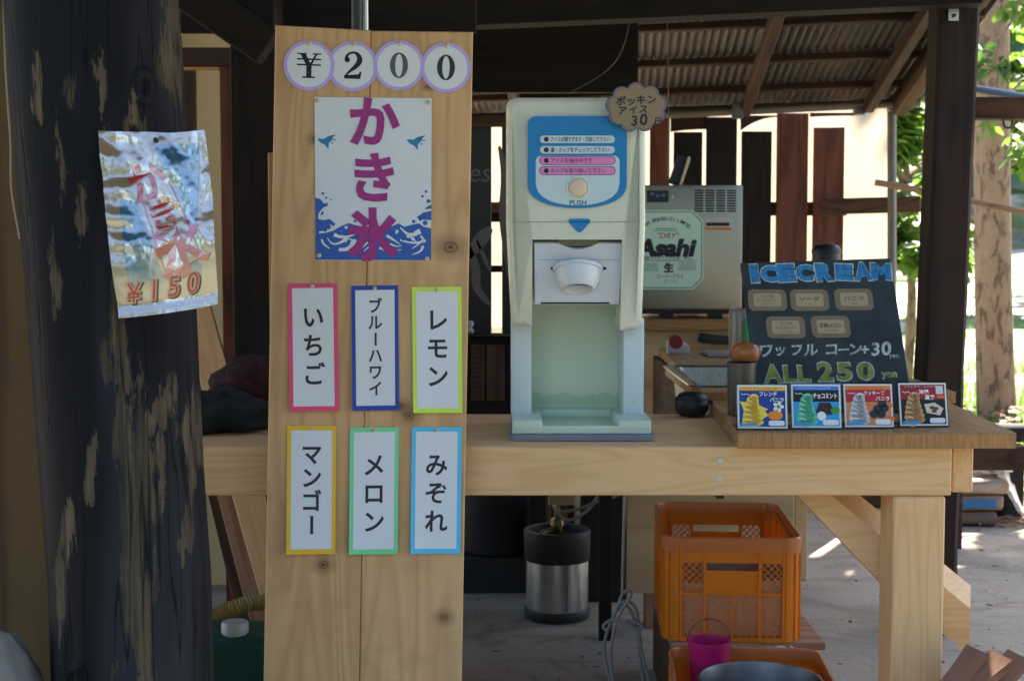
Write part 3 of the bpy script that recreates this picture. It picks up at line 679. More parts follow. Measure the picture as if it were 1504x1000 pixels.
# hood: front outline lofted back, its front edge rounded, the wings' lower front swept backwards
b = B(); n_ = len(out)
def hood(p, ins, y):
    cx, cz = (L0 + R0) / 2, .5
    x, z = p; sx = 1 if x > cx else -1
    inner = (iL - .001 <= x <= iR + .001) and z <= iz + .001
    nx = x - sx * ins * (0.0 if inner else 1); nz = z - (ins if z > .6 else (-ins if z < .45 and not inner else 0))
    return (nx, y, nz)
def ysw(z): return .055 * sst(.36, .245, z) ** 1.5 + .02 * sst(.55, T0, z) ** 2
lay = [(.014, .0), (.006, .003), (.0015, .010), (0, .020), (0, .32), (.012, .335)]
b.rings([[hood(p, i, y + (ysw(p[1]) if y < .1 else 0)) for p in out] for i, y in lay], caps=True)
part('hood', b, 'cream', ice, smooth=45)
# seam between hood and front cover
zc_ = ml(848, 326)[1]; b = B(); ribbon(b, [(L0 + .012, zc_), (R0 - .016, zc_)], .0012, flat(None, .0004), 0); part('cover_seam', b, col('#8f978c'), ice, recalc=False)
# inner box above the nozzle plate
b = B(); b.box(iL - .002, iR + .002, .09, .30, ml(0, 449)[1], iz + .004, None, .002, 1); part('chute_box', b, 'lav', ice)
pLx, pLz = ml(750, 608); zt_ = .045
for (a, c) in ((750, 781), (915, 946)):
    xa_, xc_ = ml(a, 550, .13)[0], ml(c, 550, .13)[0]; b = B(); b.box(xa_, xc_, .13, .30, .04, ml(0, 470)[1], None, .006, 2); part('pillar', b, 'pillar', ice, smooth=40)
xa_, xc_ = ml(778, 550, .272)[0], ml(918, 550, .272)[0]
b = B(); b.box(xa_ - .01, xc_ + .01, .272, .30, .03, iz, None, .003, 1); part('back_panel', b, 'mint', ice)
b = B(); b.box(Lb + .004, Rb - .004, .301, .345, .012, .5, None, .004, 1); part('rear_case', b, 'cream', ice)
# drip tray: floor, side blocks, low front lip
tx0, tx1 = ml(752, 620)[0], ml(957, 620)[0]; bx0, bx1 = ml(799, 620)[0], ml(906, 620)[0]
b = B(); b.box(tx0, tx1, .004, .268, .0125, .024, None, .003, 2)
for a, c in ((tx0, bx0), (bx1, tx1)):
    b.prism([(a, .020), (c, .020), (c - (.006 if c == bx0 else 0), .044), (a + (.006 if a == bx1 else 0), .044)], .002, .27, None, .006, 3)
b.box(bx0 - .004, bx1 + .004, .0035, .028, .020, .031, None, .004, 2); b.box(bx0 - .004, bx1 + .004, .235, .268, .020, .042, None, .004, 2)
part('drip_tray', b, 'mint', ice, smooth=40)
b = B(); b.prism(rrect(tx0 - .003, tx1 + .007, -.012, .35, .012), 0, .0125, Matrix(((1, 0, 0, 0), (0, 0, 1, 0), (0, 1, 0, 0), (0, 0, 0, 1)))); part('base_pad', b, 'slate', ice)
# nozzle plate, tilted so that it faces a little down
(ax, az), (bx_, _), (cx_, cz), (dx_, _) = ml(784, 357, .03), ml(914, 357, .03), ml(909, 447, .06), ml(786, 447, .06)
Np = Matrix.Translation(((ax + bx_) / 2, .022, az)) @ Matrix.Rotation(atan2(.04, az - cz), 4, 'X')
hh = (az - cz) * 1.04; hw = (bx_ - ax) / 2
b = B(); sco = [(-.045 + .09 * i / 12, -.014 * sin(pi * i / 12)) for i in range(13)]
b.prism([(-hw, 0)] + sco + [(hw, 0), (hw - .004, -hh), (-hw + .003, -hh)], -.003, .012, None, .002, 2); part('nozzle_plate', b, 'lav', ice, Mp=Np)
b = B(); blob(b, 0, .001, .047, .010, flat(None, -.006), 24); part('scoop_shade', b, col('#6f7568'), ice, Mp=Np, recalc=False)  # dark disc paints the shade inside the plate's hollow
b = B(); ribbon(b, [(-hw + .012, -.038), (hw - .006, -.038)], .0014, flat(None, .0035), 0); part('plate_groove', b, col('#9aa3b5'), ice, Mp=Np, recalc=False)
for sx in (-.055, .058):
    b = B(); blob(b, sx, -.058, .006, .004, flat(None, .0036), 16); part('screw_hole', b, 'black', ice, Mp=Np, recalc=False)
b = B(); ribbon(b, [(-hw + .016, -hh + .004), (hw - .026, -hh + .004)], .004, flat(None, .0036), 0); part('slot', b, 'black', ice, Mp=Np, recalc=False)
nz = Np @ Vector((0, -.002, -.066)); Nz = zframe(nz, nz + Vector((0, -.40, -.92)), (1, 0, 0))
b = B(); b.lathe([(.057, -.006), (.0565, .001), (.052, .0025), (.051, .006), (.047, .020), (.040, .036), (.035, .042), (.032, .0425), (.030, .040), (.029, .024)], 48); nzl = part('nozzle', b, 'lav', ice, smooth=40, Mp=Nz)
b = B(); b.lathe([(.0292, .026), (.001, .024)], 32); part('nozzle_mouth', b, col('#8d9084'), nzl)
for px, py, yy in ((764, 474, .129), (931, 474, .129), (764, 590, .129), (931, 590, .129)):
    q = ml(px, py, yy); b = B(); b.lathe([(.004, 0), (.0038, .001), (.001, .0014)], 12, Matrix.Translation((q[0], yy, q[1])) @ Matrix.Rotation(pi / 2, 4, 'X')); part('screw', b, 'steelwhite', ice)
b = B(); q0, q1 = ml(905, 141), ml(948, 300); ribbon(b, [(q0[0], T0 - .016), (q0[0], T0 - .060)], .0009, flat(None, -.013), 0); part('lid_seam', b, col('#8f978c'), ice, recalc=False)
b = B(); g0, g1 = ml(781, 600, .271), ml(915, 600, .271); rs2 = random.Random(2); n_ = 24
shape(b, [(g0[0], .05)] + [(g1[0], .05)] + [(g1[0] - (g1[0] - g0[0]) * i / n_, .064 + .012 * rs2.random() + .02 * abs(i / n_ - .5)) for i in range(n_ + 1)], flat(None, -.2715)); part('water_stain', b, col('#b9cfae'), ice, recalc=False)
# blue panel and its stickers
def S(px, py): return ml(px, py)
def SP(b, pts, off): b.poly([Vector((x, -off, z)) for x, z in pts])
def panel(x0, x1, yt, ys, yb, r, rb=0):
    a, c = S(x0, yt), S(x1, yt); s_ = S(x0, ys)[1]; d = S(x0, yb)[1]; cx = (a[0] + c[0]) / 2; hw_ = (c[0] - a[0]) / 2
    bot = [(cx - hw_ * cos(pi * i / 24), s_ - (s_ - d) * sin(pi * i / 24) ** .75) for i in range(25)]
    return arcpts(a[0] + r, a[1] - r, r, 180, 90) + arcpts(c[0] - r, c[1] - r, r, 90, 0) + bot[::-1]
M['mblue'] = col('#0f7fc4', 1.0, .35); M['mface'] = col('#c9dce6', 1.0, .35); M['mpink'] = col('#e58ac6', 1.0, .35); M['mnavy'] = col('#23305c', 1, .4); M['mplum'] = col('#5a2d7a', 1, .4)
FT = lambda off: (lambda x, y: Vector((x, -off, y)))
b = B(); SP(b, panel(775, 921, 171, 268, 306, .018), .0004); bp = part('blue_panel', b, 'mblue', ice, recalc=False)
b = B(); SP(b, panel(787, 910, 229, 266, 302, .012), .0008); part('inner_panel', b, 'mface', ice, recalc=False)
txt = [('アイスが硬すぎます・交換して下さい', 205, 'mface', 'mnavy', .150), ('蓋・カップをチェックして下さい', 220.5, 'mface', 'mnavy', .148), ('アイスを抽出中です', 236, 'mpink', 'mplum', .106), ('カップを取り除いて下さい', 251, 'mpink', 'mplum', .140)]
for t, py, pm, im, fit in txt:
    x0_, z_ = S(793, py); x1_, _ = S(903, py)
    if pm == 'mpink':
        b = B(); SP(b, rrect(x0_ - .0015, x1_ + .0015, z_ - .0098, z_ + .0098, .0095), .0012); part('strip_border', b, 'mplum', ice, recalc=False)
    b = B(); SP(b, rrect(x0_, x1_, z_ - .0083, z_ + .0083, .0082), .0016); part('message_strip', b, pm, ice, recalc=False)
    b = B(); blob(b, x0_ + .014, z_, .0055, .0055, FT(.002), 20); part('lamp_dot', b, 'ink', ice, recalc=False)
    b = B(); put(b, t, FT(.0021), x0_ + .024 + fit * .43, z_, .0108, .010, fit=fit * .86); part('lettering', b, im, ice, recalc=False)
bx, bz = S(849, 276); b = B(); b.lathe([(.026, 0), (.0255, .002), (.022, .0025), (.0215, .001)], 40, Matrix.Translation((bx, -.0008, bz)) @ Matrix.Rotation(pi / 2, 4, 'X')); part('button_ring', b, 'cream', ice, smooth=40)
b = B(); b.lathe([(.0195, 0), (.0195, .004), (.017, .0058), (.001, .0064)], 40, Matrix.Translation((bx, -.0008, bz)) @ Matrix.Rotation(pi / 2, 4, 'X')); part('push_button', b, col('#e8cdb4', 1, .4), ice, smooth=40)
b = B(); put(b, 'PUSH', FT(.0012), *S(849, 298), .0115, .008); part('lettering', b, 'mnavy', ice, recalc=False)
ax_, az_ = S(851, 331); b = B(); SP(b, [(ax_ + .024 * a, az_ + .024 * c) for a, c in ((-1, .45), (-.85, .6), (.85, .6), (1, .45), (.95, .25), (.25, -.55), (.0, -.68), (-.25, -.55), (-.95, .25))], .0004); part('arrow_sticker', b, 'mblue', ice, recalc=False)

# price card shaped as a cloud
Cm = Matrix.Translation(W(935, 158, 3.085))
def cloud(k):
    lob = 9; cs = [(.046 * cos(2 * pi * (i + .3) / lob), .033 * sin(2 * pi * (i + .3) / lob)) for i in range(lob)]; pts = []
    for j in range(180):
        t = 2 * pi * j / 180; dx, dz = cos(t), sin(t) * .8; L = sqrt(dx * dx + dz * dz); dx /= L; dz /= L; best = .03
        for cx, cz in cs:
            pr = cx * dx + cz * dz; q = pr * pr - (cx * cx + cz * cz - .0185 ** 2)
            if q > 0: best = max(best, pr + sqrt(q))
        pts.append((k * best * dx, k * best * dz))
    return pts
cl = thing('cloud_price_card', 'brown cloud-shaped handwritten price card at the top right of the ice machine', 'price card', Cm)
b = B(); b.prism(cloud(1.06), -.0008, .0008); part('card', b, col('#53506c', .9), cl)
b = B(); shape(b, cloud(1.02), flat(None, .0011)); part('pale_outline', b, col('#8b8896'), cl, recalc=False)
b = B(); shape(b, cloud(.99), flat(None, .0014)); part('dark_outline', b, col('#4a4668'), cl, recalc=False)
b = B(); shape(b, cloud(.965), flat(None, .0017)); part('kraft_face', b, col('#a38a70', .8), cl, recalc=False)
b = B(); f = flat(None, .0021)
for ch, px, py, s in (('ポ', 912, 149, .022), ('ッ', 927, 149, .021), ('キ', 941, 147, .022), ('ン', 957, 147, .021), ('ア', 914, 163, .021), ('イ', 930, 162, .019), ('ス', 945, 161, .02), ('3', 937, 178, .03), ('0', 951, 176, .034), ('円', 967, 178, .017)):
    put(b, ch, f, *onP(Cm, px, py), s, .03, em=True, rot=-.08)
part('lettering', b, 'ink', cl, recalc=False)
b = B(); b.box(-.012, .004, .001, .026, -.045, -.028, None, .001, 1); part('clip', b, 'lav', cl)

# ------------------------------------------------------------------ chalkboard on the table board
BL = W(1114, 606, 3.33); BL.z = ZB; BR = W(1342, 604, 3.335); BR.z = ZB; TL = W(1088, 385, 3.52)
zx = (BR - BL).normalized(); zz = (TL - BL); zz = (zz - zx * zz.dot(zx)).normalized(); zy = zz.cross(zx)
Cb = Matrix((zx, zy, zz)).transposed().to_4x4(); Cb.translation = BL
cq = [onP(Cb, *p) for p in ((1088, 386), (1308, 379), (1342, 604), (1114, 606))]
slate = N('chalkboard_slate'); v = slate.coord()
slate.done(slate.mix(slate.ramp(slate.noise(v, 8, 6, .7), [(.35, 0.), (.8, 1.)]), (.010, .020, .026, 1), (.040, .062, .066, 1)), .75); M['slateboard'] = slate.m
chk = thing('chalkboard', 'dark leaning chalkboard menu with icecream in blue chalk letters', 'chalkboard', Cb)
b = B(); b.prism([cq[3], cq[2], cq[1], cq[0]], 0, .009, None, .0015, 1); part('slate', b, 'slateboard', chk)
bm_ = (cq[0][0] + cq[1][0]) / 2
b = B(); p0 = Vector((.34, .02, .30)); 
Cbi = Cb.inverted(); ftw = Cb @ Vector((.352, 0.012, .30)); gr = Vector((ftw.x + .02, ftw.y + .16, ZB + .001))
b.beam(ftw, gr, .016, .016); ft2 = Cb @ Vector((.06, .012, .30)); b.beam(ft2, Vector((ft2.x, ft2.y + .16, ZB + .001)), .016, .016); part('rear_leg', b, 'steelwhite', chk, world=True)
def chalk(name, c, dens=.55):
    m = N(name); n1 = m.noise(m.coord(), 260, 3, .8); n2 = m.noise(m.coord((1, 1, .4)), 60, 4)
    m.done(m.mix(m.ramp(m.math('ADD', m.math('MULTIPLY', n1, .5), m.math('MULTIPLY', n2, .5)), [(.38, 0.), (.56, 1.)]), tuple([x * .35 for x in c[:3]] + [1]), c), .9); M[name] = m.m
chalk('chalk_white', (.55, .60, .60, 1)); chalk('chalk_blue', (.03, .26, .58, 1)); chalk('chalk_lime', (.27, .33, .06, 1))
def chl(name, mat, fn, off):
    b = B(); fn(b, flat(None, off)); part(name, b, mat, chk, recalc=False)
ICE = [('I', 1108, 402), ('C', 1130, 402), ('E', 1155, 401), ('C', 1182, 401), ('R', 1211, 400), ('E', 1240, 400), ('A', 1267, 399), ('M', 1294, 399)]
def icel(bold, k):
    def fn(b, f):
        for i, (ch, px, py) in enumerate(ICE): put(b, ch, f, *onP(Cb, px, py), .047 * k * (1 + .05 * (-1) ** i), bold, fit=(.021 if ch == 'I' else .050 if ch == 'M' else .0435) * k, rot=.05 * (-1) ** i)
    return fn
chl('letter_outline', 'chalk_white', icel(.075, 1.13), .0006); chl('lettering', 'chalk_blue', icel(.075, 1.0), .001)
def waffle(b, f):
    for ch, px, py, s in (('ワ', 1125, 515, .036), ('ッ', 1146, 514, .032), ('フ', 1170, 514, .032), ('ル', 1191, 514, .034), ('コ', 1221, 513, .034), ('ー', 1239, 514, .03), ('ン', 1256, 513, .034), ('+', 1275, 513, .036), ('3', 1293, 512, .044), ('0', 1309, 511, .046)):
        put(b, ch, f, *onP(Cb, px, py), s * 1.06, .03, em=True, rot=.06, shear=.18)
    put(b, 'yen', f, *onP(Cb, 1313, 524), .012, .006)
chl('chalk_lettering', 'chalk_white', waffle, .0006)
ALL = [('A', 1135, 549, .047, .043), ('L', 1160, 549, .043, .030), ('L', 1181, 549, .043, .030), ('2', 1212, 546, .050, .036), ('5', 1240, 546, .046, .036), ('0', 1271, 545, .046, .040)]
def alll(bold, k):
    def fn(b, f):
        for ch, px, py, s, ft in ALL: put(b, ch, f, *onP(Cb, px, py), s * k, bold, fit=ft * k)
        put(b, 'yen', f, *onP(Cb, 1306, 552), .018 * k, .03)
    return fn
chl('price_outline', 'chalk_white', alll(.05, 1.12), .0006); chl('price_lettering', 'chalk_lime', alll(.04, .98), .001)
M['doily'] = col('#8f7c66', .8); M['doily_in'] = col('#b8a584', .85); M['doily_ink'] = col('#55483f', .7)
tags = [(1127, 441, ['バニラ&', 'ストロベリー', 'Vanilla Strawberry'], 'vanilla and strawberry'), (1189, 441, ['ソーダ', 'Soda'], 'soda'), (1254, 440, ['バニラ', 'Vanilla'], 'vanilla'),
        (1154, 481, ['バニラ&', 'チョコレート', 'Vanilla Chocolate'], 'vanilla and chocolate'), (1220, 480, ['甘熟メロン', 'Sweet melon'], 'ripe melon')]
for px, py, lines, en in tags:
    c = onP(Cb, px, py); hw_, hh_ = .047, .029; pts = []
    base = rrect(-hw_, hw_, -hh_, hh_, .014, 6); 
    loop = []
    for a, c2 in zip(base, base[1:] + base[:1]):
        d = sqrt((a[0] - c2[0]) ** 2 + (a[1] - c2[1]) ** 2); k = max(1, int(d / .0022))
        loop += [(a[0] + (c2[0] - a[0]) * i / k, a[1] + (c2[1] - a[1]) * i / k) for i in range(k)]
    pts = []
    for i, p in enumerate(loop):
        rr = 1 + .035 * (i % 3 == 0); pts.append((p[0] * rr + c[0], p[1] * rr + c[1]))
    b = B(); b.prism(pts, -.0012, -.0004); tg = part('flavour_tag', b, 'doily', chk, label='small brown scalloped tag reading ' + en)
    b = B(); shape(b, [(p[0] + c[0], p[1] + c[1]) for p in rrect(-.034, .034, -.018, .018, .006)], flat(None, .0016)); part('tag_face', b, 'doily_in', tg, recalc=False)
    b = B(); f = flat(None, .002)
    if len(lines) == 3: put(b, lines[0], f, c[0], c[1] + .010, .008, .008, sx=1); put(b, lines[1], f, c[0], c[1] - .001, .0085, .008, fit=.052); put(b, lines[2], f, c[0], c[1] - .012, .0035, fit=.04)
    else: put(b, lines[0], f, c[0], c[1] + .003, .0125, .012, fit=.05 if len(lines[0]) < 5 else .056); put(b, lines[1], f, c[0], c[1] - .011, .0042)
    part('lettering', b, 'doily_ink', tg, recalc=False)

# ------------------------------------------------------------------ four flavour cards in clear stands
cards = [(1120, 630, 'フレンチ|バニラ', '#1c3f96', '#e8b23c', '#f0cf4a', '#d8912a', 'clear-stand card with yellow swirl ice cream on navy blue', 'lemon'),
         (1199.5, 629, 'チョコミント', '#2aa0e6', '#3a7fe0', '#63c8a4', '#2f8c73', 'clear-stand card with mint green swirl ice cream on bright blue', 'mint'),
         (1276.5, 628, 'クッキーズ|バニラ', '#c98a5a', '#d9883c', '#c8cad2', '#6a6c78', 'clear-stand card with grey-white swirl ice cream on red and tan', 'cookie'),
         (1357, 626, '沖縄|黒糖', '#1d1c24', '#7c1d2c', '#c99a68', '#8d5c34', 'clear-stand card with caramel swirl ice cream on dark brown', 'sugar')]
for i, (px, py, ttl, bgc, top, sw, swd, lb, kind) in enumerate(cards):
    p = onZ(px, py, ZB + .002); Mc = Matrix.Translation((p.x, p.y, ZB)) @ Matrix.Rotation(R(-3 + 2 * i), 4, 'Z') @ Matrix.Rotation(R(-13), 4, 'X')
    th = thing('flavour_card', lb, 'menu card', Matrix.Translation((p.x, p.y, ZB)), 'flavour cards on the table board')
    cwid, chei = .106, .094; Mp = Matrix.Translation((p.x, p.y, ZB)).inverted() @ Mc
    b = B(); b.box(-.056, .056, -.002, .0, .002, .101, None, .0006, 1); b.box(-.056, .056, .0015, .0035, .002, .101, None, .0006, 1)
    part('clear_front', b, 'acrylic', th, Mp=Mp)
    b = B(); b.beam((p.x - .0, p.y + .004, ZB + .0015), (p.x, p.y + .075, ZB + .0015), .112, .003, 0); b.beam((p.x, p.y + .025, ZB + .099), (p.x, p.y + .074, ZB + .003), .112, .003, 0); part('clear_foot', b, 'acrylic', th, world=True)
    def U(u, v): return (-cwid / 2 + u * cwid, .003 + v * chei)
    b = B(); b.box(-cwid / 2, cwid / 2, -.0038, -.0021, .003, .003 + chei); cd_ = part('card', b, 'paper', th, Mp=Mp)
    def cp(name, m, fn, off):
        b = B(); fn(b, flat(None, .0038 + off)); part(name, b, m, cd_, Mp=Matrix(), recalc=False)
    def rc(u0, u1, v0, v1): return lambda b, f: shape(b, [U(u0, v0), U(u1, v0), U(u1, v1), U(u0, v1)], f)
    cp('background_print', col(bgc), rc(.035, .965, .04, .96), .0003)
    cp('heading_strip', col(top), rc(.035, .965, .87, .96), .0006)
    if kind == 'mint': cp('title_band', col('#1a1a22'), rc(.035, .965, .60, .87), .0006)
    if kind == 'cookie': cp('title_band', col('#b5263c'), rc(.035, .965, .58, .87), .0006)
    if kind == 'sugar': cp('title_band', col('#a02335'), rc(.035, .965, .62, .87), .0006)
    if kind == 'lemon': cp('burst_print', col('#f2d24e'), lambda b, f: shape(b, [U(.04, .62), U(.30, .60), U(.62, .44), U(.55, .40), U(.62, .30), U(.42, .16), U(.40, .04), U(.06, .04), U(.14, .30), U(.10, .48)], f), .0008)
    if kind == 'cookie': cp('crumb_print', col('#e0742c'), lambda b, f: [blob(b, *U(u, v), .012, .006, f, 12) for u, v in ((.45, .5), (.55, .22), (.9, .5), (.5, .35), (.92, .2))], .0008)
    # swirl
    def swirl(b, f):
        lays = [(.31, .12, .215, .09), (.30, .22, .215, .12), (.295, .33, .195, .12), (.29, .44, .17, .12), (.29, .54, .145, .12), (.305, .64, .125, .12), (.325, .71, .10, .085)]
        for u, v, ru, rv in lays: blob(b, *U(u, v), ru * cwid, rv * chei, f, 24, .12)
    cp('swirl_print', col(sw), swirl, .0012)
    def sh(b, f):
        for u, v, l in ((.30, .14, .16), (.29, .26, .15), (.28, .38, .13), (.275, .49, .11), (.29, .60, .08)): ribbon(b, [U(u - l * .6, v + .045), U(u + l * .3, v + .01), U(u + l * 1.05, v - .05)], [.0004, .0016, .0012], f)
        blob(b, *U(.32, .70), .0035, .005, f, 14)
    cp('swirl_fold_print', col(swd), sh, .0016)
    def lt(b, f):
        for u, v, l in ((.20, .20, .10), (.20, .31, .10), (.20, .42, .09), (.22, .53, .07), (.24, .63, .06)): ribbon(b, [U(u - l * .5, v + .015), U(u + l * .3, v + .002), U(u + l, v - .03)], [.001, .0032, .001], f)
        ribbon(b, [U(.27, .72), U(.30, .765), U(.36, .755)], [.001, .0028, .001], f)
    cp('swirl_light_print', col({'lemon': '#fbeeb0', 'mint': '#c2f0dc', 'cookie': '#f2f3f6', 'sugar': '#ecd0ae'}[kind]), lt, .0014)
    def pic(b, f):
        if kind == 'lemon': blob(b, *U(.76, .30), .016, .010, f)
        if kind == 'mint': shape(b, [U(.48, .36), U(.56, .58), (U(.78, .58)), U(.86, .40), U(.80, .30), U(.60, .30)], f)
        if kind == 'cookie': [blob(b, *U(u, v), .010, .009, f) for u, v in ((.68, .42), (.82, .44), (.60, .30), (.75, .30), (.78, .54))]
        if kind == 'sugar': shape(b, [U(.52, .50), U(.74, .54), U(.92, .40), U(.84, .24), U(.56, .30)], f)
    cp('picture_print', col({'lemon': '#e88a2a', 'mint': '#3a2024', 'cookie': '#2d2f38', 'sugar': '#d9c8bc'}[kind]), pic, .0012)
    if kind == 'lemon': cp('flower_print', col('#dfe8d8'), lambda b, f: [blob(b, *U(.82 + .07 * cos(a), .50 + .08 * sin(a)), .005, .004, f, 10, a) for a in (0, 1.25, 2.5, 3.75, 5)], .0015)
    if kind == 'mint': cp('leaf_print', col('#3b9a3a'), lambda b, f: blob(b, *U(.88, .40), .010, .008, f, 12), .0015)
    if kind == 'sugar': cp('sugar_print', col('#6b4534'), lambda b, f: [blob(b, *U(u, v), .006, .004, f, 8) for u, v in ((.68, .42), (.76, .40), (.72, .34))], .0015)
    if kind == 'mint': cp('round_mark', col('#e6eef2'), lambda b, f: blob(b, *U(.60, .27), .0095, .0098, f), .0016)
    if kind == 'sugar': cp('square_mark', col('#c9d2d8'), rc(.78, .93, .74, .93), .0009); cp('orange_mark', col('#d9702c'), rc(.80, .95, .64, .71), .0012)
    cp('price_box', col('#e3e8ec'), lambda b, f: shape(b, [(lambda q: q)(U(u, v)) for u, v in ((.62, .08), (.66, .06), (.90, .06), (.94, .08), (.94, .16), (.90, .18), (.66, .18), (.62, .16))], f), .0018)
    cp('name_strip', col('#3d9be0'), rc(.05, .40, .05, .11), .0019)
    def tt(b, f):
        rows = ttl.split('|')
        for r_, row in enumerate(rows):
            if kind == 'sugar': put(b, row, f, *U(.52 + .12 * r_, .79 - .13 * r_), .011, .03)
            elif len(rows) == 2: put(b, row, f, *U(.62 + .17 * r_, .79 - .13 * r_), .0095, .022, fit=(.038, .030)[r_] if kind == 'lemon' else (.046, .030)[r_])
            else: put(b, row, f, *U(.68, .735), .0115, .03, fit=.052)
        ribbon(b, [U(.07, .80), U(.13, .77), U(.18, .80), U(.24, .76)], .0012, f)
    cp('lettering', col('#eef0f0'), tt, .0022)
    cp('heading_lettering', col('#b8324a' if kind in ('lemon', 'cookie') else '#e9d7dc'), lambda b, f: put(b, 'ソフトクリームバニラ', f, *U(.45, .915), .0045, .01, fit=.072), .0009)
# ------------------------------------------------------------------ shed roof over the back: corrugated sheets on purlins and rafters
e0, e1 = W(700, 170, 6.75), W(1345, 148, 6.35)
ed = (e1 - e0); upv = Vector((-.064, -1, .205))
def RP(s, t, dz=0): return e0 + ed * s + upv * t + Vector((0, 0, dz))
roof = thing('shed_roof', 'corrugated iron shed roof on brown rafters seen from below', 'roof', (1, 5, 0))
b = B(); nu = 620
def cor(u, v, o):
    s = -1.25 + 2.29 * u; p = RP(s, -.25 + 3.25 * v, .075 + .0085 * sin(2 * pi * s * ed.length / .034)); return p + Vector((0, 0, -o))
b.surf(cor, nu * 4 // 2, 3, .0012); part('roof_sheet', b, 'iron', roof, smooth=50, world=True)
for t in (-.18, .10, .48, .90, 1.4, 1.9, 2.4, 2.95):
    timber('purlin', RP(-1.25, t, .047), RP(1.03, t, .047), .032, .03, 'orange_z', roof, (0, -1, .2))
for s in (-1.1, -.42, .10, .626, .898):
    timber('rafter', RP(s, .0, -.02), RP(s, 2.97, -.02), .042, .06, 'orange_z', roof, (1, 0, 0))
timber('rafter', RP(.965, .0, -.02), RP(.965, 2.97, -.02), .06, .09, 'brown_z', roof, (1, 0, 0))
b = B(); b.tube([W(660, 179, 6.72), W(1000, 167, 6.55), W(1352, 150, 6.36)], .021, 12); part('eave_pipe', b, 'pipe', roof, smooth=50, world=True)
for px, py in ((1083, 163), (1262, 158), (1312, 152)):
    p = W(px, py, 6.42); b = B(); b.box(-.022, .022, -.03, .03, -.035, .035, Matrix.Translation(p), .004); part('pipe_clamp', b, 'gal', roof, world=True)
timber('tie_beam', W(560, 18, 4.75), W(1440, -22, 4.45), .13, .105, 'dark_z', roof, (0, 0, 1))
tb2 = timber('tie_beam', W(640, 22, 4.95), W(1368, -16, 4.6), .10, .05, 'brown_z', roof, (0, 0, 1))
b = B(); b.box(W(692, 0, 5.35).x, W(938, 0, 5.35).x, 5.35, 5.39, W(0, 136, 5.35).z, W(0, 40, 5.35).z + .1, None, .003, 1); part('hanging_board', b, 'dark_x', roof, world=True)
b = B(); b.surf(lambda u, v, o: Vector((-3.2 + 5.35 * u, 3.6 - 2.5 * v, 2.56 + .06 * v - o)), 10, 6, .02); part('front_shade_ceiling', b, 'dark_x', roof, world=True)  # unseen ceiling carried forward to hold sky light off the front
for px in (955, 985):
    p0 = W(px, 20, 4.7)
    b = B(); b.tube([W(px - 30 + 2, 22, 4.7), W(px - 38, 70, 4.65), W(px - 60, 105, 4.6), W(px - 120, 138, 4.6)] if px == 955 else [W(980, 22, 4.7), W(982, 150, 4.72), W(981, 200, 4.72), W(980, 262, 4.72)], .0014, 6, smooth=2); part('thin_wire', b, plain('thin_wire_grey', (.10, .10, .10, 1), .5) if px == 955 else bpy.data.materials['thin_wire_grey'], roof, smooth=60, world=True)

# dark timber post with steel strap
P0, P1 = W(1364, 830, 4.6), W(1401, -40, 4.6)
pst = thing('timber_post', 'dark reddish squared timber post at the right with a steel strap on top', 'post', (P0.x, 4.6, 0))
gx = P0.x + (P0.x - P1.x) / (P0.z - P1.z) * -P0.z * 1.0
rs = []; base = Vector((P0.x + (P1.x - P0.x) * (0 - P0.z) / (P1.z - P0.z), 4.6, .004)); top = Vector((P1.x + .01, 4.6, 2.62)); b = B()
for i in range(28):
    t = i / 27; c = base.lerp(top, t); wv = .066 + .005 * mnoise.noise(Vector((t * 9, 1, 0))) + .004 * (t < .25)
    q = [(-wv, -.075), (-wv + .012, -.085), (wv - .012, -.085), (wv, -.073), (wv, .03), (-wv, .03)]
    rs.append([(c.x + x + .003 * mnoise.noise(Vector((t * 14, x * 30, 3))), c.y + y, c.z) for x, y in q])
b.rings(rs); postm = wood('post_wood', (.040, .016, .010, 1), (.008, .006, .005, 1), 'z', 16, 9, .7, dirt=.6, dirtcol=(.010, .008, .008, 1)); M['post_wood'] = postm
part('shaft', b, 'post_wood', pst, world=True)
p = W(1401, 12, 4.5); b = B(); b.box(-.016, .016, 0, .004, -.04, .06, Matrix.Translation(p), .001); part('steel_strap', b, 'steelwhite', pst, world=True)
b = B(); b.lathe([(.006, 0), (.006, .006), (.001, .007)], 12, Matrix.Translation(p + Vector((0, 0, -.025))) @ Matrix.Rotation(pi / 2, 4, 'X')); part('bolt', b, 'black', pst, world=True)
rail = solo('side_rail', B().beam(W(1418, 160, 4.62), W(1640, 162, 4.5), .09, .068, .004), 'brown_x', 'brown timber cross rail fixed right of the dark post with an iron hook under it', 'rail', W(1418, 160, 4.62))
b = B(); b.tube([W(1474, 174, 4.56), W(1474, 186, 4.56), W(1481, 189, 4.56), W(1487, 185, 4.56), W(1487, 176, 4.56)], .0035, 6, smooth=1); part('hook', b, 'black', rail, smooth=60, world=True)
b = B(); b.tube([W(1418, 128, 6.3), W(1640, 168, 5.6)], .017, 10); solo('blue_pipe', b, plain('blue_pipe_paint', (.05, .10, .14, 1), .5), 'slim blue pipe running right behind the dark post above the cross rail', 'pipe', W(1418, 128, 6.3), smooth=60)
b = B(); b.tube([W(1285, 268, 6.25), W(1340, 277, 6.2), W(1430, 296, 6.15), W(1680, 348, 6.0)], .014, 8, smooth=1); solo('bamboo_rail', b, 'rough_x', 'thin brown bamboo pole sloping past the tree trunk', 'pole', W(1244, 262, 6.25), smooth=60)
b = B(); b.beam(W(1205, 304, 6.72), W(1352, 300, 6.6), .03, .075, .004); solo('fence_rail', b, 'brown_x', 'grey-brown horizontal fence board across the pale sheet left of the dark post', 'rail', W(1240, 304, 6.7))
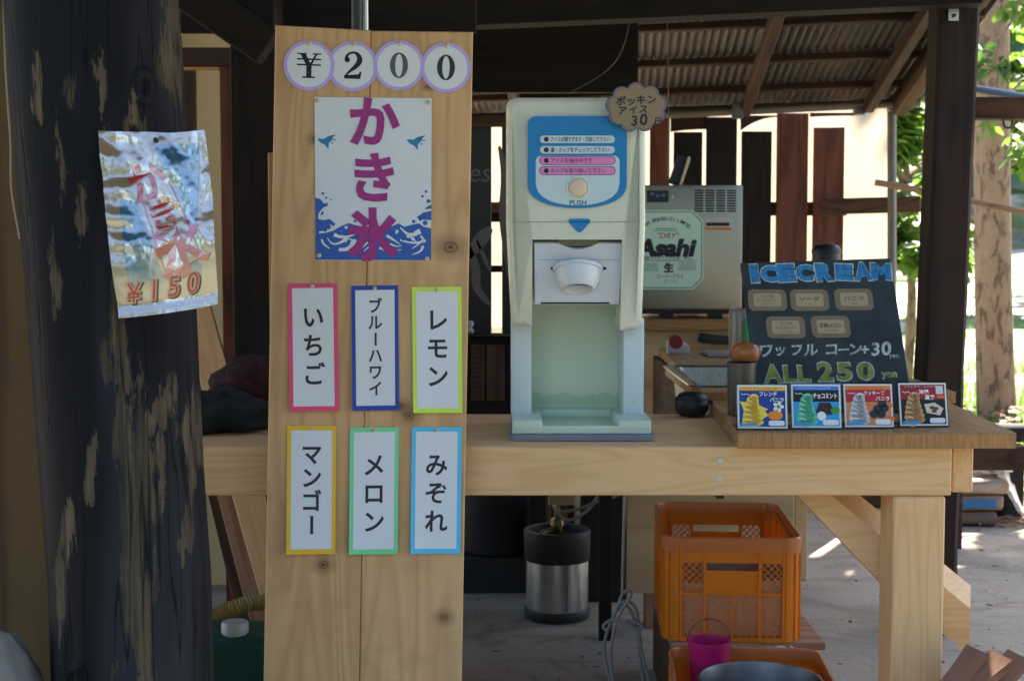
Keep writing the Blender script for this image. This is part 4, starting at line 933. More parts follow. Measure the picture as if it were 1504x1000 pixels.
b = B(); b.tube([W(1310, 160, 6.5), W(1310, 600, 6.5)], .021, 10); p = W(1310, 600, 6.5); b.tube([p, Vector((p.x, p.y, .0))], .021, 10); solo('fence_pole', b, 'pipe', 'weathered round fence pole at the right edge of the pale sheet', 'pole', Vector((p.x, p.y, 0)), smooth=60)

# plank fence behind, pale sheet behind it
planks = [(955, 984, 168, 'dark'), (990, 1032, 194, 'dark'), (1038, 1083, 172, 'dark'), (1090, 1134, 193, 'dark'), (1142, 1188, 166, 'red'), (1196, 1241, 187, 'red')]
pl_lab = ['narrow red-brown fence plank half hidden by the ice machine', 'black fence plank with a low top behind the slanted tablet', 'black full-height fence plank above the beer dispenser', 'black fence plank with a low top right of the beer dispenser',
          'tall red-brown fence plank reaching the eave pipe', 'lower-topped red-brown fence plank next to the pale sheet']
fen = thing('plank_fence', 'row of dark and red-brown vertical planks with bright gaps behind the beer dispenser', 'fence', (1, 6.8, 0))
for (a, c, tp, mt), lb in zip(planks, pl_lab):
    pa, pb = W(a, tp, 6.78), W(c, tp, 6.78); b = B(); b.box(-(pb.x - pa.x) / 2, (pb.x - pa.x) / 2, 0, .022, .004, pa.z, None, .002, 1)
    part('plank', b, ('red_z' if mt == 'red' or a == 955 else 'dark_z'), fen, Mp=Matrix.Translation(((pa.x + pb.x) / 2 - 1, -.02, 0)), label=lb)
for a, c, y0, y1 in ((720, 1243, 297, 317), (700, 1243, 560, 590)):
    b = B(); b.beam(W(a, (y0 + y1) / 2, 6.83), W(c, (y0 + y1) / 2, 6.83), .03, (y1 - y0) / F * 6.83, .003); part('rail', b, 'brown_x', fen, world=True)
def arch(x0, x1, yt, yb, ye):
    b = B(); n = 12; pts = [(W(x, y, 6.8).x, W(x, y, 6.8).z) for x, y in [(x0, yt), (x1, yt), (x1, ye)] + [(x1 + (x0 - x1) * i / n, ye - (ye - yb) * sin(pi / 2 * i / n) * -1 if False else ye + (yb - ye) * (i / n) ** 2) for i in range(1, n + 1)]]
    b.prism(pts, 6.795, 6.812); part('shaped_head', b, 'orange_x', fen, world=True)
arch(985, 1040, 172, 194, 190); arch(1088, 1143, 170, 192, 172); arch(1190, 1262, 166, 172, 170)
b = B()
def tp_(u, v, o):
    p = W(600, 165, 7.0).lerp(W(1312, 165, 6.9), u); z = .05 + (W(0, 163, 7.0).z - .05) * v
    return Vector((p.x, p.y + .012 * mnoise.noise(Vector((u * 9, v * 5, 2))) + .006 * mnoise.noise(Vector((u * 30, v * 9 + u * 20, 5))) - o, z + .004 * sin(u * 40) * v))
b.surf(tp_, 60, 40, .001); solo('pale_sheet', b, 'tarp', 'pale translucent sheet hung behind the planks, glowing with sun', 'tarp', W(1270, 300, 6.9), smooth=60)

# ------------------------------------------------------------------ back of the shed on the left
def slab(name, x0, x1, Y, yt, yb, th, mat, label, cat, ground=False, bev=.003):
    a, c = W(x0, yt, Y), W(x1, yb, Y); b = B(); zb = .004 if ground else c.z; b.box(-(c.x - a.x) / 2, (c.x - a.x) / 2, 0, th, 0, a.z - zb, None, bev, 1)
    return solo(name, b, mat, label, cat, Matrix.Translation(((a.x + c.x) / 2, Y, zb)), world=False)
M['wallwood'] = wood('wall_wood', (.13, .075, .028, 1), (.055, .03, .012, 1), 'z', 14, 5, .8, dirt=.4, dirtcol=(.03, .02, .012, 1))
slab('side_wall', -420, 62, 2.95, -160, 0, .03, 'wallwood', 'brown plank wall at the far left with a white string hanging on it', 'wall', True)
b = B(); b.tube([W(4, -30, 2.9), W(6, 60, 2.9), W(10, 140, 2.895), W(16, 210, 2.9), W(15, 270, 2.895), W(21, 310, 2.9), W(29, 351, 2.9)], .0022, 6, smooth=2); solo('white_string', b, col('#8f8a78', 1, .8), 'thin white string hanging down the brown wall at the far left', 'string', W(4, 0, 2.9), smooth=60)
slab('inner_wall', 150, 440, 5.2, -60, 0, .04, 'wall_cream', 'cream inner wall seen through the doorway behind the log pillar', 'wall', True)
dw = thing('door_frame', 'reddish brown door frame left of the dark inner post', 'door frame', (W(300, 0, 4.2).x, 4.2, 0))
def fr(name, x0, x1, yt, yb, Y, th, mat, ground=False):
    a, c = W(x0, yt, Y), W(x1, yb, Y); zb = .004 if ground else c.z; b = B(); b.box(a.x, c.x, Y, Y + th, zb, a.z, None, .003, 1); part(name, b, mat, dw, world=True)
fr('lintel', 200, 338, 70, 97, 4.2, .08, 'orange_x'); fr('jamb', 322, 338, 97.5, 0, 4.2, .08, 'red_z', True); fr('lintel_trim', 200, 321.5, 97.5, 101, 4.22, .05, 'pine_x'); fr('jamb', 180, 200, 70, 0, 4.2, .08, 'red_z', True)
slab('wardrobe_door', 240, 284, 4.6, 102, 0, .03, 'orange_z', 'brown cupboard side standing inside the lit doorway', 'cupboard', True)
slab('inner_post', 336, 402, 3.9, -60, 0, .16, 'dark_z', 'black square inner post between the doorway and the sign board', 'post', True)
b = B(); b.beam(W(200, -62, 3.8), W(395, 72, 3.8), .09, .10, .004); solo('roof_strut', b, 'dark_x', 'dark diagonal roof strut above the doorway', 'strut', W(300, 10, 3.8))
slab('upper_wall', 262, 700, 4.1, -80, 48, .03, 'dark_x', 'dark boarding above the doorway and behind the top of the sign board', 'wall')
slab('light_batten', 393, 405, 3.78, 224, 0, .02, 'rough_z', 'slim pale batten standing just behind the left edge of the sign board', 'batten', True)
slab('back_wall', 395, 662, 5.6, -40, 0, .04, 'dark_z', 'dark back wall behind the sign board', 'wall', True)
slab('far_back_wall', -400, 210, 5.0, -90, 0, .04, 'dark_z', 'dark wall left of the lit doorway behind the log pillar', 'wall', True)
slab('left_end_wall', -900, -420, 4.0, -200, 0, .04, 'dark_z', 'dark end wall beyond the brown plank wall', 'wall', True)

slab('added_dark_screen', 600, 1010, 6.3, 690, 0, .03, 'dark_x', 'added dark screen standing in for shade below the back counter behind the keg', 'screen', True)  # dark sheet added to keep the space behind the keg in shade
# chalk-drawn panels between sign board and machine
pnl = slab('chalk_panel', 640, 722, 5.0, 182, 493, .02, M['black'], 'black panel with chalk drawing beside the bright slit left of the ice machine', 'panel')
Pm = MW[pnl.name]
M['ghost'] = col('#5d5a56', 1.2, .9)
def pp(px, py): 
    p = Pm.inverted() @ W(px, py, 5.0); return (p.x, p.z)
b = B(); f = lambda x, y: Vector((x, -.0006, y))
ribbon(b, [pp(688, 378), pp(700, 360), pp(712, 345), pp(721, 335)], [.02, .045, .05, .02], f); ribbon(b, [pp(688, 360), pp(700, 395), pp(698, 420), pp(712, 440), pp(721, 448)], [.01, .035, .03, .02, .012], f); ribbon(b, [pp(700, 352), pp(712, 380), pp(721, 400)], [.004, .02, .004], f)
part('chalk_drawing', b, 'ghost', pnl, recalc=False)
b = B(); put(b, 'es', f, *pp(705, 258), .045, 0, shear=.2); part('lettering', b, 'ghost', pnl, recalc=False)
pn2 = slab('dark_board', 737, 800, 5.02, 182, 493, .02, M['black'], 'dark panel with pale curve right of the bright slit, mostly behind the ice machine', 'panel')
Pm = MW[pn2.name]; b = B()
ribbon(b, [(lambda p: (p.x, p.z))(Pm.inverted() @ W(x, y, 5.02)) for x, y in ((733, 215), (745, 260), (741, 320), (752, 420))], [.01, .04, .05, .02], f); part('chalk_drawing', b, 'ghost', pn2, recalc=False)
b = B(); b.box(W(640, 0, 4.99).x, W(760, 0, 4.99).x, 4.97, 4.995, W(0, 187, 4.99).z, W(0, 176, 4.99).z, None, .003, 1); solo('panel_rail', b, 'brown_x', 'brown rail along the top of the black chalk panels', 'rail', W(700, 180, 4.99))
for y0, y1, lb in ((312, 326, 'upper short wooden cross piece in the bright slit'), (390, 400, 'lower short wooden cross piece in the bright slit')):
    b = B(); b.box(W(716, 0, 5.04).x, W(742, 0, 5.04).x, 5.05, 5.07, W(0, y1, 5.04).z, W(0, y0, 5.04).z, None, .002, 1); solo('cross_piece', b, 'orange_x', lb, 'batten', W(729, y0, 5.05))
# dark cabinet with perforated front
a, c = W(676, 494, 4.4), W(752, 620, 4.4)
cab = thing('dark_cabinet', 'dark brown cabinet with perforated front between the sign board and ice machine', 'cabinet', ((a.x + c.x) / 2, 4.4, 0))
b = B(); b.box(a.x - .1, c.x + .3, 4.4, 4.7, .50, a.z, None, .004, 1); part('case', b, 'dark_x', cab, world=True)
b = B(); b.box(a.x - .1, c.x + .3, 4.37, 4.72, a.z, a.z + .012, None, .003, 1); part('glossy_top', b, plain('gloss_black', (.012, .012, .012, 1), .12), cab, world=True)
b = B(); b.box(W(691, 0, 4.4).x, W(711, 0, 4.4).x, 4.392, 4.399, W(0, 588, 4.4).z, W(0, 506, 4.4).z, None, .001, 1); b.box(W(714, 0, 4.4).x, W(741, 0, 4.4).x, 4.392, 4.399, W(0, 588, 4.4).z, W(0, 506, 4.4).z, None, .001, 1); part('front_panel', b, 'brown_z', cab, world=True)
b = B()
for i in range(4):
    for j in range(11):
        b.box(*(lambda p: (p.x - .003, p.x + .003, 4.3905, 4.3915, p.z - .005, p.z + .005))(W(695 + i * 4.2, 512 + j * 7, 4.4)))
part('vent_holes', b, 'black', cab, world=True, kind='stuff')
for sx in (a.x - .06, W(893, 0, 4.45).x):
    b = B(); b.box(sx - .02, sx + .02, 4.45, 4.49, .004, .499, None, .002, 1); part('leg', b, 'dark_z', cab, world=True)
p = W(690, 488, 4.45); p.z = a.z + .012; solo('glass_knob', B().lathe([(.012, 0), (.014, .004), (.006, .012), (.013, .022), (.011, .032), (.001, .036)], 20, Matrix.Translation(p)), 'capwhite', 'small pale knob standing on the dark cabinet next to the sign board', 'knob', p, smooth=50)

# ------------------------------------------------------------------ back counter and beer dispenser
zc = W(0, 468, 5.6).z
bc = thing('back_counter', 'back counter with brown top and pale plywood front under the beer dispenser', 'counter', (W(1000, 0, 5.6).x, 5.6, 0))
xa_, xb_ = W(800, 0, 5.5).x, W(1125, 0, 5.5).x
b = B(); b.box(xa_, xb_, 5.48, 6.15, zc - .04, zc, None, .003, 1); part('top', b, 'oiled_x', bc, world=True)
b = B(); b.box(xa_ + .02, xb_ - .02, 5.52, 5.54, .25, zc - .0405, None, .002, 1); part('front_panel', b, 'ply_x', bc, world=True)
for x_ in (xa_ + .06, xb_ - .06):
    for y_ in (5.56, 6.1): b = B(); b.box(x_ - .035, x_ + .035, y_ - .0, y_ + .045, .004, zc - .041, None, .002, 1); part('leg', b, 'brown_z', bc, world=True)
x0_, x1_ = W(872, 0, 5.6).x, W(1094, 0, 5.6).x; zt_ = W(0, 272, 5.6).z; zb_ = zc + .035
Bm = Matrix.Translation(((x0_ + x1_) / 2, 5.6, zc)); hw_ = (x1_ - x0_) / 2; ht = zt_ - zc
beer = thing('beer_dispenser', 'stainless steel beer dispenser with green octagonal label on the back counter', 'beer dispenser', Bm)
b = B(); b.box(-hw_, hw_, 0, .42, .035, ht, None, .006, 2); part('body', b, 'steel_x', beer, smooth=40)
b = B(); b.box(-hw_ + .004, hw_ - .002, -.008, .001, .04, ht - .008, None, .003, 2); part('front_panel', b, steel('dull_steel', (.47, .465, .40, 1), .42, 'z', .2), beer, smooth=40)
for x_ in (-hw_ + .06, hw_ - .10, 0):
    b = B(); b.box(x_ - .03, x_ + .03, .03, .08, .001, .036, None, .003, 1); part('foot', b, 'black', beer)
b = B(); b.box(-hw_ + .02, hw_ - .04, .02, .3, .018, .034); part('under_tray', b, 'black', beer)
def bp_(px, py): return onP(Bm @ Matrix.Translation((0, -.008, 0)), px, py)
FB = lambda off: (lambda x, y: Vector((x, -.008 - off, y)))
b = B(); 
for i in range(4):
    for j in range(9):
        (a0, z0), (a1, z1) = bp_(1020 + i * 16, 279 + j * 3.75), bp_(1033 + i * 16, 281.4 + j * 3.75); shape(b, [(a0, z0), (a1, z0), (a1, z1), (a0, z1)], FB(.0006))
part('vent_slots', b, 'black', beer, recalc=False, kind='stuff')
b = B(); (a0, z0), (a1, z1) = bp_(950, 280), bp_(982, 297); b.box(a0, a1, -.014, -.007, z1, z0, None, .002, 1); part('display', b, 'black', beer)
b = B(); 
for q, hx in (((958, 285), '#3a5d86'), ((966, 288), '#8a5a3a'), ((974, 287), '#3a5d86')): blob(b, *bp_(*q), .009, .007, lambda x, y: Vector((x, -.0146, y)), 10)
part('display_figure', b, col('#4a6d96'), beer, recalc=False)
b = B(); b.lathe([(.007, 0), (.006, .004), (.001, .005)], 14, Matrix.Translation(Vector((bp_(987, 289)[0], -.008, bp_(987, 289)[1]))) @ Matrix.Rotation(pi / 2, 4, 'X')); part('knob', b, 'steelwhite', beer)
def octo(px0, px1, py0, py1, ch):
    return [bp_(*q) for q in ((px0 + ch, py0), (px1 - ch, py0), (px1, py0 + ch), (px1, py1 - ch), (px1 - ch, py1), (px0 + ch, py1), (px0, py1 - ch), (px0, py0 + ch))]
b = B(); shape(b, octo(925, 1033, 309, 425, 15), FB(.0006)); lbl = part('octagon_label', b, col('#d2efdc'), beer, recalc=False)
b = B(); shape(b, octo(927, 1031, 311, 423, 14.3), FB(.001)); part('label_line', b, col('#1b3328'), lbl, recalc=False)
b = B(); shape(b, octo(928, 1030, 312, 422, 14), FB(.0014)); part('label_face', b, col('#d0eeda'), lbl, recalc=False)
f = FB(.0019)
b = B(); put(b, 'Asahi', f, *bp_(978, 364), .072, .055, fit=.235, shear=.22); 
cx_, cz_ = bp_(978, 346)
tx = 'ASAHI BREWERIES LIMITED'
for i, ch in enumerate(tx):
    if ch != ' ':
        a_ = R(152 - i * 124 / (len(tx) - 1)); put(b, ch, f, cx_ + .105 * cos(a_), cz_ + .062 * sin(a_) + .004, .014, .004, rot=(a_ - pi / 2) * .7)
for py, wd in ((336, 30), (339, 36)): ribbon(b, [bp_(978 - wd / 2, py), bp_(978 + wd / 2, py)], .0022, f, 0)
put(b, '洗練されたクリアな味、辛口。', f, *bp_(980, 379), .015, .006, fit=.20); ribbon(b, [bp_(932, 383), bp_(1024, 383)], .002, f, 0)
put(b, '生', f, *bp_(982, 393), .038, .05)
for i in range(5): ribbon(b, [bp_(936, 387 + 2.6 * i), bp_(966, 387 + 2.6 * i)], .0018, f, 0); ribbon(b, [bp_(996, 386 + 2.6 * i), bp_(1022, 386 + 2.6 * i)], .0018, f, 0)
part('lettering', b, 'ink', lbl, recalc=False)
b = B(); put(b, '"DRY"', f, *bp_(981, 346), .022, .006, fit=.085, shear=.2); put(b, 'スーパードライ', f, *bp_(984, 405.5), .019, .012, fit=.105); part('red_lettering', b, col('#a83a35'), lbl, recalc=False)
b = B(); put(b, 'ビール', f, *bp_(985, 412.5), .012, .006, fit=.05); part('green_lettering', b, col('#4d8a5f'), lbl, recalc=False)
b = B(); shape(b, [bp_(*q) for q in ((1035, 320), (1074, 320), (1074, 338), (1035, 338))], FB(.0006)); st_ = part('sticker', b, col('#c9c4bd'), beer, recalc=False)
b = B(); shape(b, [bp_(*q) for q in ((1037, 327), (1071, 327), (1071, 332), (1037, 332))], FB(.001)); part('black_band', b, 'ink', st_, recalc=False)
b = B(); shape(b, [bp_(*q) for q in ((1035, 334), (1074, 334), (1074, 338), (1035, 338))], FB(.001)); part('orange_band', b, col('#d98a2c'), st_, recalc=False)
for x_ in (968, 1000):
    b = B(); b.lathe([(.013, 0), (.011, .02), (.013, .05), (.001, .055)], 14, Matrix.Translation(Vector((bp_(x_, 300)[0], -.02, .02)))); b.bm.free()
# slanted tablet on the dispenser
b = B(); p0, p1 = W(991, 272, 5.66), W(1005, 231, 5.70); b.beam(p0, p1, .055, .012, .003, up=(0, -1, .2)); tb = solo('slanted_tablet', b, plain('tablet_grey', (.05, .055, .065, 1), .3), 'slim dark slanted tablet with a pale edge standing on the beer dispenser', 'tablet', p0)
b = B(); q0, q1 = W(999, 272, 5.65), W(1012, 231, 5.69); b.beam(q0, q1, .010, .014, .002, up=(0, -1, .2)); part('pale_edge', b, 'pin', tb, world=True)
# black cap behind the chalkboard
p = W(1214, 372, 5.3); b = B(); b.lathe([(.052, -.20), (.052, .0), (.056, .002), (.056, .012), (.045, .028), (.022, .036), (.001, .037)], 28, Matrix.Translation(p)); b.lathe([(.03, -1.0), (.03, -.19)], 16, Matrix.Translation(p), caps=True); solo('black_lantern_post', b, 'black', 'black domed cap on a post just above the chalkboard', 'cap', Vector((p.x, p.y, 0)), smooth=40)

# ------------------------------------------------------------------ sink counter
zs = .885
sk = thing('sink_counter', 'oiled wooden sink counter running back from the serving counter', 'sink counter', (W(1045, 585, 3.6).x, 3.7, 0))
X0a, X0b, X1 = onZ(1043, 583, zs).x, onZ(960, 505, zs).x, 1.16; Ya, Yb = 3.66, onZ(960, 505, zs).y - .2
sx0, sx1, sy0, sy1 = onZ(1014, 565, zs).x, 1.0, onZ(1014, 568, zs).y, onZ(1005, 538, zs).y
def top(name, x0a, x0b, x1, y0, y1):
    b = B(); Mz = Matrix(((1, 0, 0, 0), (0, 0, 1, 0), (0, 1, 0, 0), (0, 0, 0, 1)))
    b.prism([(x0a, y0), (x1, y0), (x1, y1), (x0b, y1)], -.03, 0, Mz, .002, 1); b.xf(Matrix.Translation((0, 0, zs))); part(name, b, 'oiled_y', sk, world=True)
lX = lambda y: X0a + (X0b - X0a) * (y - Ya) / (Yb - Ya)
top('top_board', lX(Ya), lX(sy0), X1, Ya, sy0 - .001); top('top_board', lX(sy0), lX(sy1), sx0 - .001, sy0, sy1); top('top_board', sx1 + .001, sx1 + .001, X1, sy0, sy1); top('top_board', lX(sy1), lX(Yb), X1, sy1 + .001, Yb)
b = B(); b.box(lX(Ya) + .04, lX(Ya) + .06, Ya + .02, Yb - .02, .60, zs - .031, None, .002, 1); part('apron', b, 'brown_y', sk, world=True)
b = B(); b.box(lX(Ya) + .061, X1 - .02, Ya + .02, Ya + .04, .70, zs - .031, None, .002, 1); part('front_rail', b, 'brown_x', sk, world=True)
for x_, y_ in ((X1 - .06, Ya + .07), (X1 - .06, Yb - .07)):
    b = B(); b.box(x_ - .023, x_ + .023, y_ - .025, y_ + .025, .004, zs - .031, None, .002, 1); part('leg', b, 'pine_z', sk, world=True)
b = B(); Mz = Matrix(((1, 0, 0, 0), (0, 0, 1, 0), (0, 1, 0, 0), (0, 0, 0, 1))); cx_, cy_ = (sx0 + sx1) / 2, (sy0 + sy1) / 2
rgs = []
for ins, z in ((-.012, .0015), (-.010, .004), (.008, .004), (.016, -.002), (.03, -.14), (.08, -.15)):
    rgs.append([(x, y, zs + z) for x, y in rrect(sx0 + ins, sx1 - ins, sy0 + ins, sy1 - ins, .04)])
b.rings(rgs, caps=False); b.poly(rgs[-1][::-1]); part('sink_basin', b, 'steel', sk, smooth=40, world=True)
# things on it
p = onZ(996, 519, zs); b = B(); pr = [(-.04, 0), (.045, 0), (.03, .035), (-.012, .058), (-.04, .045)]
b.prism(pr, -.018, .018, Matrix.Translation(p), .003, 2); td = solo('tape_dispenser', b, col('#b9b6b8', .9, .35), 'small white and red tape holder standing on the sink counter edge', 'tape holder', p, smooth=40)
b = B(); b.lathe([(.024, -.02), (.027, -.012), (.027, .012), (.024, .02)], 24, Matrix.Translation(p + Vector((-.010, 0, .042))) @ Matrix.Rotation(pi / 2, 4, 'X'), caps=True); part('tape_roll', b, col('#8f2a30', .9, .35), td, smooth=40, world=True)
p = onZ(1055, 508, zs); b = B(); b.tube([p + Vector((-.075, 0, .034)), p + Vector((-.04, 0, .026)), p + Vector((.04, .01, .020)), p + Vector((.14, .02, .018))], lambda t: .017 + .003 * sin(t * 5), 14, smooth=1); solo('black_pan_handle', b, 'rubber', 'black tapered handle lying on the far end of the sink counter', 'handle', p, smooth=60)
p = onZ(1066, 522, zs); b = B(); b.box(-.075, .10, -.10, .10, .001, .012, Matrix.Translation(p), .003, 1); solo('steel_tray', b, plain('tray_grey', (.42, .44, .46, 1), .3, .7), 'flat grey steel tray lying behind the sink basin', 'tray', p)
p = onZ(1090, 600, ZB); p = Vector((W(1089, 560, 3.30).x, 3.30, ZB)); r = .0285
cup = thing('drink_can_stack', 'tall steel tumbler half hidden behind the chalkboard corner', 'tumbler', p)
b = B(); b.lathe([(.030, 0), (.032, .003), (.033, .10), (.035, .123), (.034, .124), (.030, .118)], 32); part('tumbler', b, plain('dark_tumbler', (.14, .115, .095, 1), .4, .5), cup, smooth=40)
p2 = p + Vector((.012, .02, .125)); b = B(); b.lathe([(.001, .0), (.028, .002), (.034, .018), (.030, .035), (.014, .044), (.001, .046)], 24, Matrix.Translation(p2), sx=1.1); solo('bread_roll', b, plain('glazed_bread', (.32, .10, .025, 1), .25, var=.6, vscale=30), 'shiny brown round lid on the steel tumbler beside the chalkboard', 'lid', p2, smooth=60)
p = onZ(1086, 524, zs); p = Vector((W(1088, 510, 3.9).x, 3.9, zs)); h_ = W(0, 453, 3.9).z - zs
b = B(); b.lathe([(.028, 0), (.033, .006), (.033, h_ - .012), (.028, h_), (.026, h_ - .003)], 32, Matrix.Translation(p), caps=True); cn = solo('drink_can', b, plain('can_brown', (.22, .19, .15, 1), .35, .3), 'brown and green drink can standing behind the chalkboard corner', 'can', p, smooth=40)
b = B(); pts = []
b.rings([[p + Vector((.0335 * sin(a), -.0335 * cos(a), z)) for a in [R(5 + 5 * i) for i in range(17)]] for z in (.012, h_ - .02)][0:2], caps=False) if False else b.surf(lambda u, v: p + Vector((.0336 * sin(R(4 + 80 * u)), -.0336 * cos(R(4 + 80 * u)), .02 + (h_ - .045) * v)), 14, 2)
part('green_band', b, col('#1f7a4d'), cn, smooth=60, world=True, recalc=False)
# round black pot on the deck
p = onZ(1016, 611, ZT); b = B(); s = .041
prof = [(.018, 0), (.030, .002), (.0395, .014), (.041, .030), (.039, .046), (.031, .058), (.020, .062), (.001, .063)]
b.lathe(prof, 36, Matrix.Translation(p), sx=1.05); kn = solo('black_pot', b, plain('matte_black', (.010, .011, .013, 1), .5, var=.3), 'rounded matte black container sitting right of the ice machine', 'container', p, smooth=60)
b = B(); b.tube([p + Vector((.041, -.01, .036)), p + Vector((.052, -.012, .037))], .005, 10); b.lathe([(.0425, 0), (.043, .002), (.0425, .004)], 36, Matrix.Translation(p + Vector((0, 0, .043))), sx=1.0); part('lid_rim', b, 'rubber', kn, smooth=50, world=True)
# ------------------------------------------------------------------ under the counter: crates, bucket, basin
def lattice(b, x0, x1, z0, z1, y, pitch=.0185, w=.0030, t=.003):
    c = x0 - z1
    k0 = int((x0 - z1) / pitch) - 1
    for sgn in (1, -1):
        lo, hi = (x0 - z1, x1 - z0) if sgn == 1 else (x0 + z0, x1 + z1)
        k = math.ceil(lo / pitch)
        while k * pitch < hi:
            c = k * pitch; pts = []
            for xx in (x0, x1):
                zz = (xx - c) * sgn
                if z0 <= zz <= z1: pts.append((xx, zz))
            for zz in (z0, z1):
                xx = c + zz * sgn
                if x0 < xx < x1: pts.append((xx, zz))
            if len(pts) >= 2:
                a, d = pts[0], max(pts[1:], key=lambda p: (p[0] - pts[0][0]) ** 2 + (p[1] - pts[0][1]) ** 2)
                if abs(a[0] - d[0]) > .004: b.beam((a[0], y + (.0006 if sgn > 0 else 0), a[1]), (d[0], y + (.0006 if sgn > 0 else 0), d[1]), w, t, 0, up=(0, -1, 0))
            k += 1
CW, CD, CH, CR = .357, .52, .276, .045
def crate_wall(wd, mid):
    """wall in the x-z plane, front face at y=0, centred"""
    b = B(); h = wd / 2 - CR; z0, zm, z1 = .012, .128, .205
    cols = [-h, -h + .062, h - .062, h] if mid == 1 else [-h, -h + .085, -.065, .065, h - .085, h]
    for x in cols: b.box(x - .0035, x + .0035, -.005, .006, .006, CH - .026, None)
    b.box(-h, h, -.0045, .0055, 0, z0); b.box(-h, h, -.004, .005, zm - .003, zm + .003); b.box(-h, h, -.0035, .005, z1 + .004, CH - .027)
    n = len(cols) - 1
    for i in range(n):
        a, c = cols[i] + .0035, cols[i + 1] - .0035; m_ = (i == n // 2)
        if m_:
            b.box(a, c, -.001, .003, zm + .003, .188)             # solid plate under the hand hole
            xm_ = (a + c) / 2; b.box(xm_ - .003, xm_ + .003, -.004, .005, z0, zm - .003); lattice(b, a, xm_ - .003, z0, zm - .003, .001); lattice(b, xm_ + .003, c, z0, zm - .003, .001)
        else: lattice(b, a, c, z0, zm - .003, .001); lattice(b, a, c, zm + .003, z1 + .004, .001)
    return b
def ringbar(w, d, r, z0, z1, t, flare=0):
    b = B(); o = lambda k, z: [(x, y, z) for x, y in rrect(-w / 2 - k, w / 2 + k, -d / 2 - k, d / 2 + k, r + k, 8)]
    b.rings([o(0, z0), o(t * .6, z0), o(t + flare, (z0 + z1) / 2), o(t + flare, z1 - .004), o(t + flare - .004, z1), o(-.002, z1), o(-.004, z1 - .006), o(-.001, z0)], closed=True); return b
cr = thing('orange_crate', 'upper orange plastic crate with lattice sides and reddish rim under the counter', 'crate', Matrix.Translation((W(1084, 0, 3.63).x + .016, 3.63 + CD / 2, .231)) @ Matrix.Rotation(R(-3.5), 4, 'Z'), 'orange crates under the counter')
for ang, wd, dd, mid in ((0, CW, CD, 1), (180, CW, CD, 1), (90, CD, CW, 2), (270, CD, CW, 2)):
    part('wall_panel', crate_wall(wd, mid), 'crate', cr, Mp=Matrix.Rotation(R(ang), 4, 'Z') @ Matrix.Translation((0, -dd / 2, 0)))
for sx in (-1, 1):
    for sy in (-1, 1):
        b = B(); c = Vector((sx * (CW / 2 - CR), sy * (CD / 2 - CR), 0)); a0 = {(1, 1): 0, (-1, 1): 90, (-1, -1): 180, (1, -1): 270}[(sx, sy)]
        arcs = [R(a0 + 90 * i / 8) for i in range(9)]; lo = [(c.x + CR * cos(t), c.y + CR * sin(t)) for t in arcs]; li = [(c.x + (CR - .005) * cos(t), c.y + (CR - .005) * sin(t)) for t in arcs][::-1]
        b.rings([[(x, y, z) for x, y in lo + li] for z in (0, CH - .024)])
        for i in (1, 4, 7): t = arcs[i]; b.box(-.0025, .0025, -.004, .004, .004, CH - .026, Matrix.Translation((c.x + (CR + .002) * cos(t), c.y + (CR + .002) * sin(t), 0)) @ Matrix.Rotation(t, 4, 'Z'))
        part('corner', b, 'crate', cr, smooth=40)
part('rim', ringbar(CW, CD, CR, CH - .045, CH, .0045, .001), 'crate_rim', cr, smooth=35)
b = B(); b.box(-CW / 2 + .01, CW / 2 - .01, -CD / 2 + .01, CD / 2 - .01, .003, .008); part('base', b, 'crate', cr)
LINER = True
c2 = cr.copy(); C.objects.link(c2); c2.matrix_world = Matrix.Translation((W(1100, 0, 3.25).x + .01, 3.145, .006)) @ Matrix.Rotation(R(-4), 4, 'Z'); MW[c2.name] = c2.matrix_world.copy()
c2['label'] = 'lower orange crate holding the round metal basin and magenta bucket'
for ch in [o for o in list(C.objects) if o.parent == cr]:
    d = ch.copy(); C.objects.link(d); d.parent = c2
b = B(); Mc_ = MW[cr.name]; rg = []
for j in range(9):
    z = .012 + .145 * j / 8; loop = rrect(-CW / 2 + .014, CW / 2 - .014, -CD / 2 + .014, CD / 2 - .014, .035, 10)
    rg.append([Mc_ @ Vector((x * (1 - .05 * abs(mnoise.noise(Vector((x * 18, y * 18, z * 14))))), y * (1 - .05 * abs(mnoise.noise(Vector((x * 18, y * 18, z * 14 + 5))))), z + .02 * mnoise.noise(Vector((x * 12, y * 12, 1))) * (j == 8))) for x, y in loop])
b.rings(rg, caps=False); solo('film_liner', b, plain('grey_film', (.55, .54, .52, 1), .35, var=.25), 'crumpled grey plastic liner inside the upper orange crate', 'liner', Mc_, smooth=70)
wb = thing('wooden_box', 'dark low wooden box the upper orange crate stands on', 'box', (W(1086, 0, 3.9).x, 3.88, .004))
b = B(); b.box(-.20, .165, -.24, .27, 0, .205, None, .003, 1); part('case', b, 'brown_y', wb)
b = B(); b.box(-.205, .20, -.255, .275, .206, .2255, None, .003, 1); part('top_board', b, 'rough_x', wb)
b = B(); bc_ = Vector((W(1128, 0, 3.12).x, 3.12, .014)); zr = W(0, 972, 3.25).z - .014; rr = .137
b.lathe([(.001, .002), (rr * .72, .0), (rr * .78, .004), (rr * .98, zr - .006), (rr * 1.02, zr - .004), (rr * 1.03, zr), (rr * .99, zr + .001), (rr * .96, zr - .008), (rr * .76, .008), (.001, .006)], 64, Matrix.Translation(bc_))
solo('metal_basin', b, 'gal', 'round galvanized metal basin in the lower orange crate', 'basin', bc_, smooth=45)
p = W(1041, 1000, 3.325); p.z = .018; zr = W(0, 940, 3.325).z - p.z; b = B(); ro = .0515
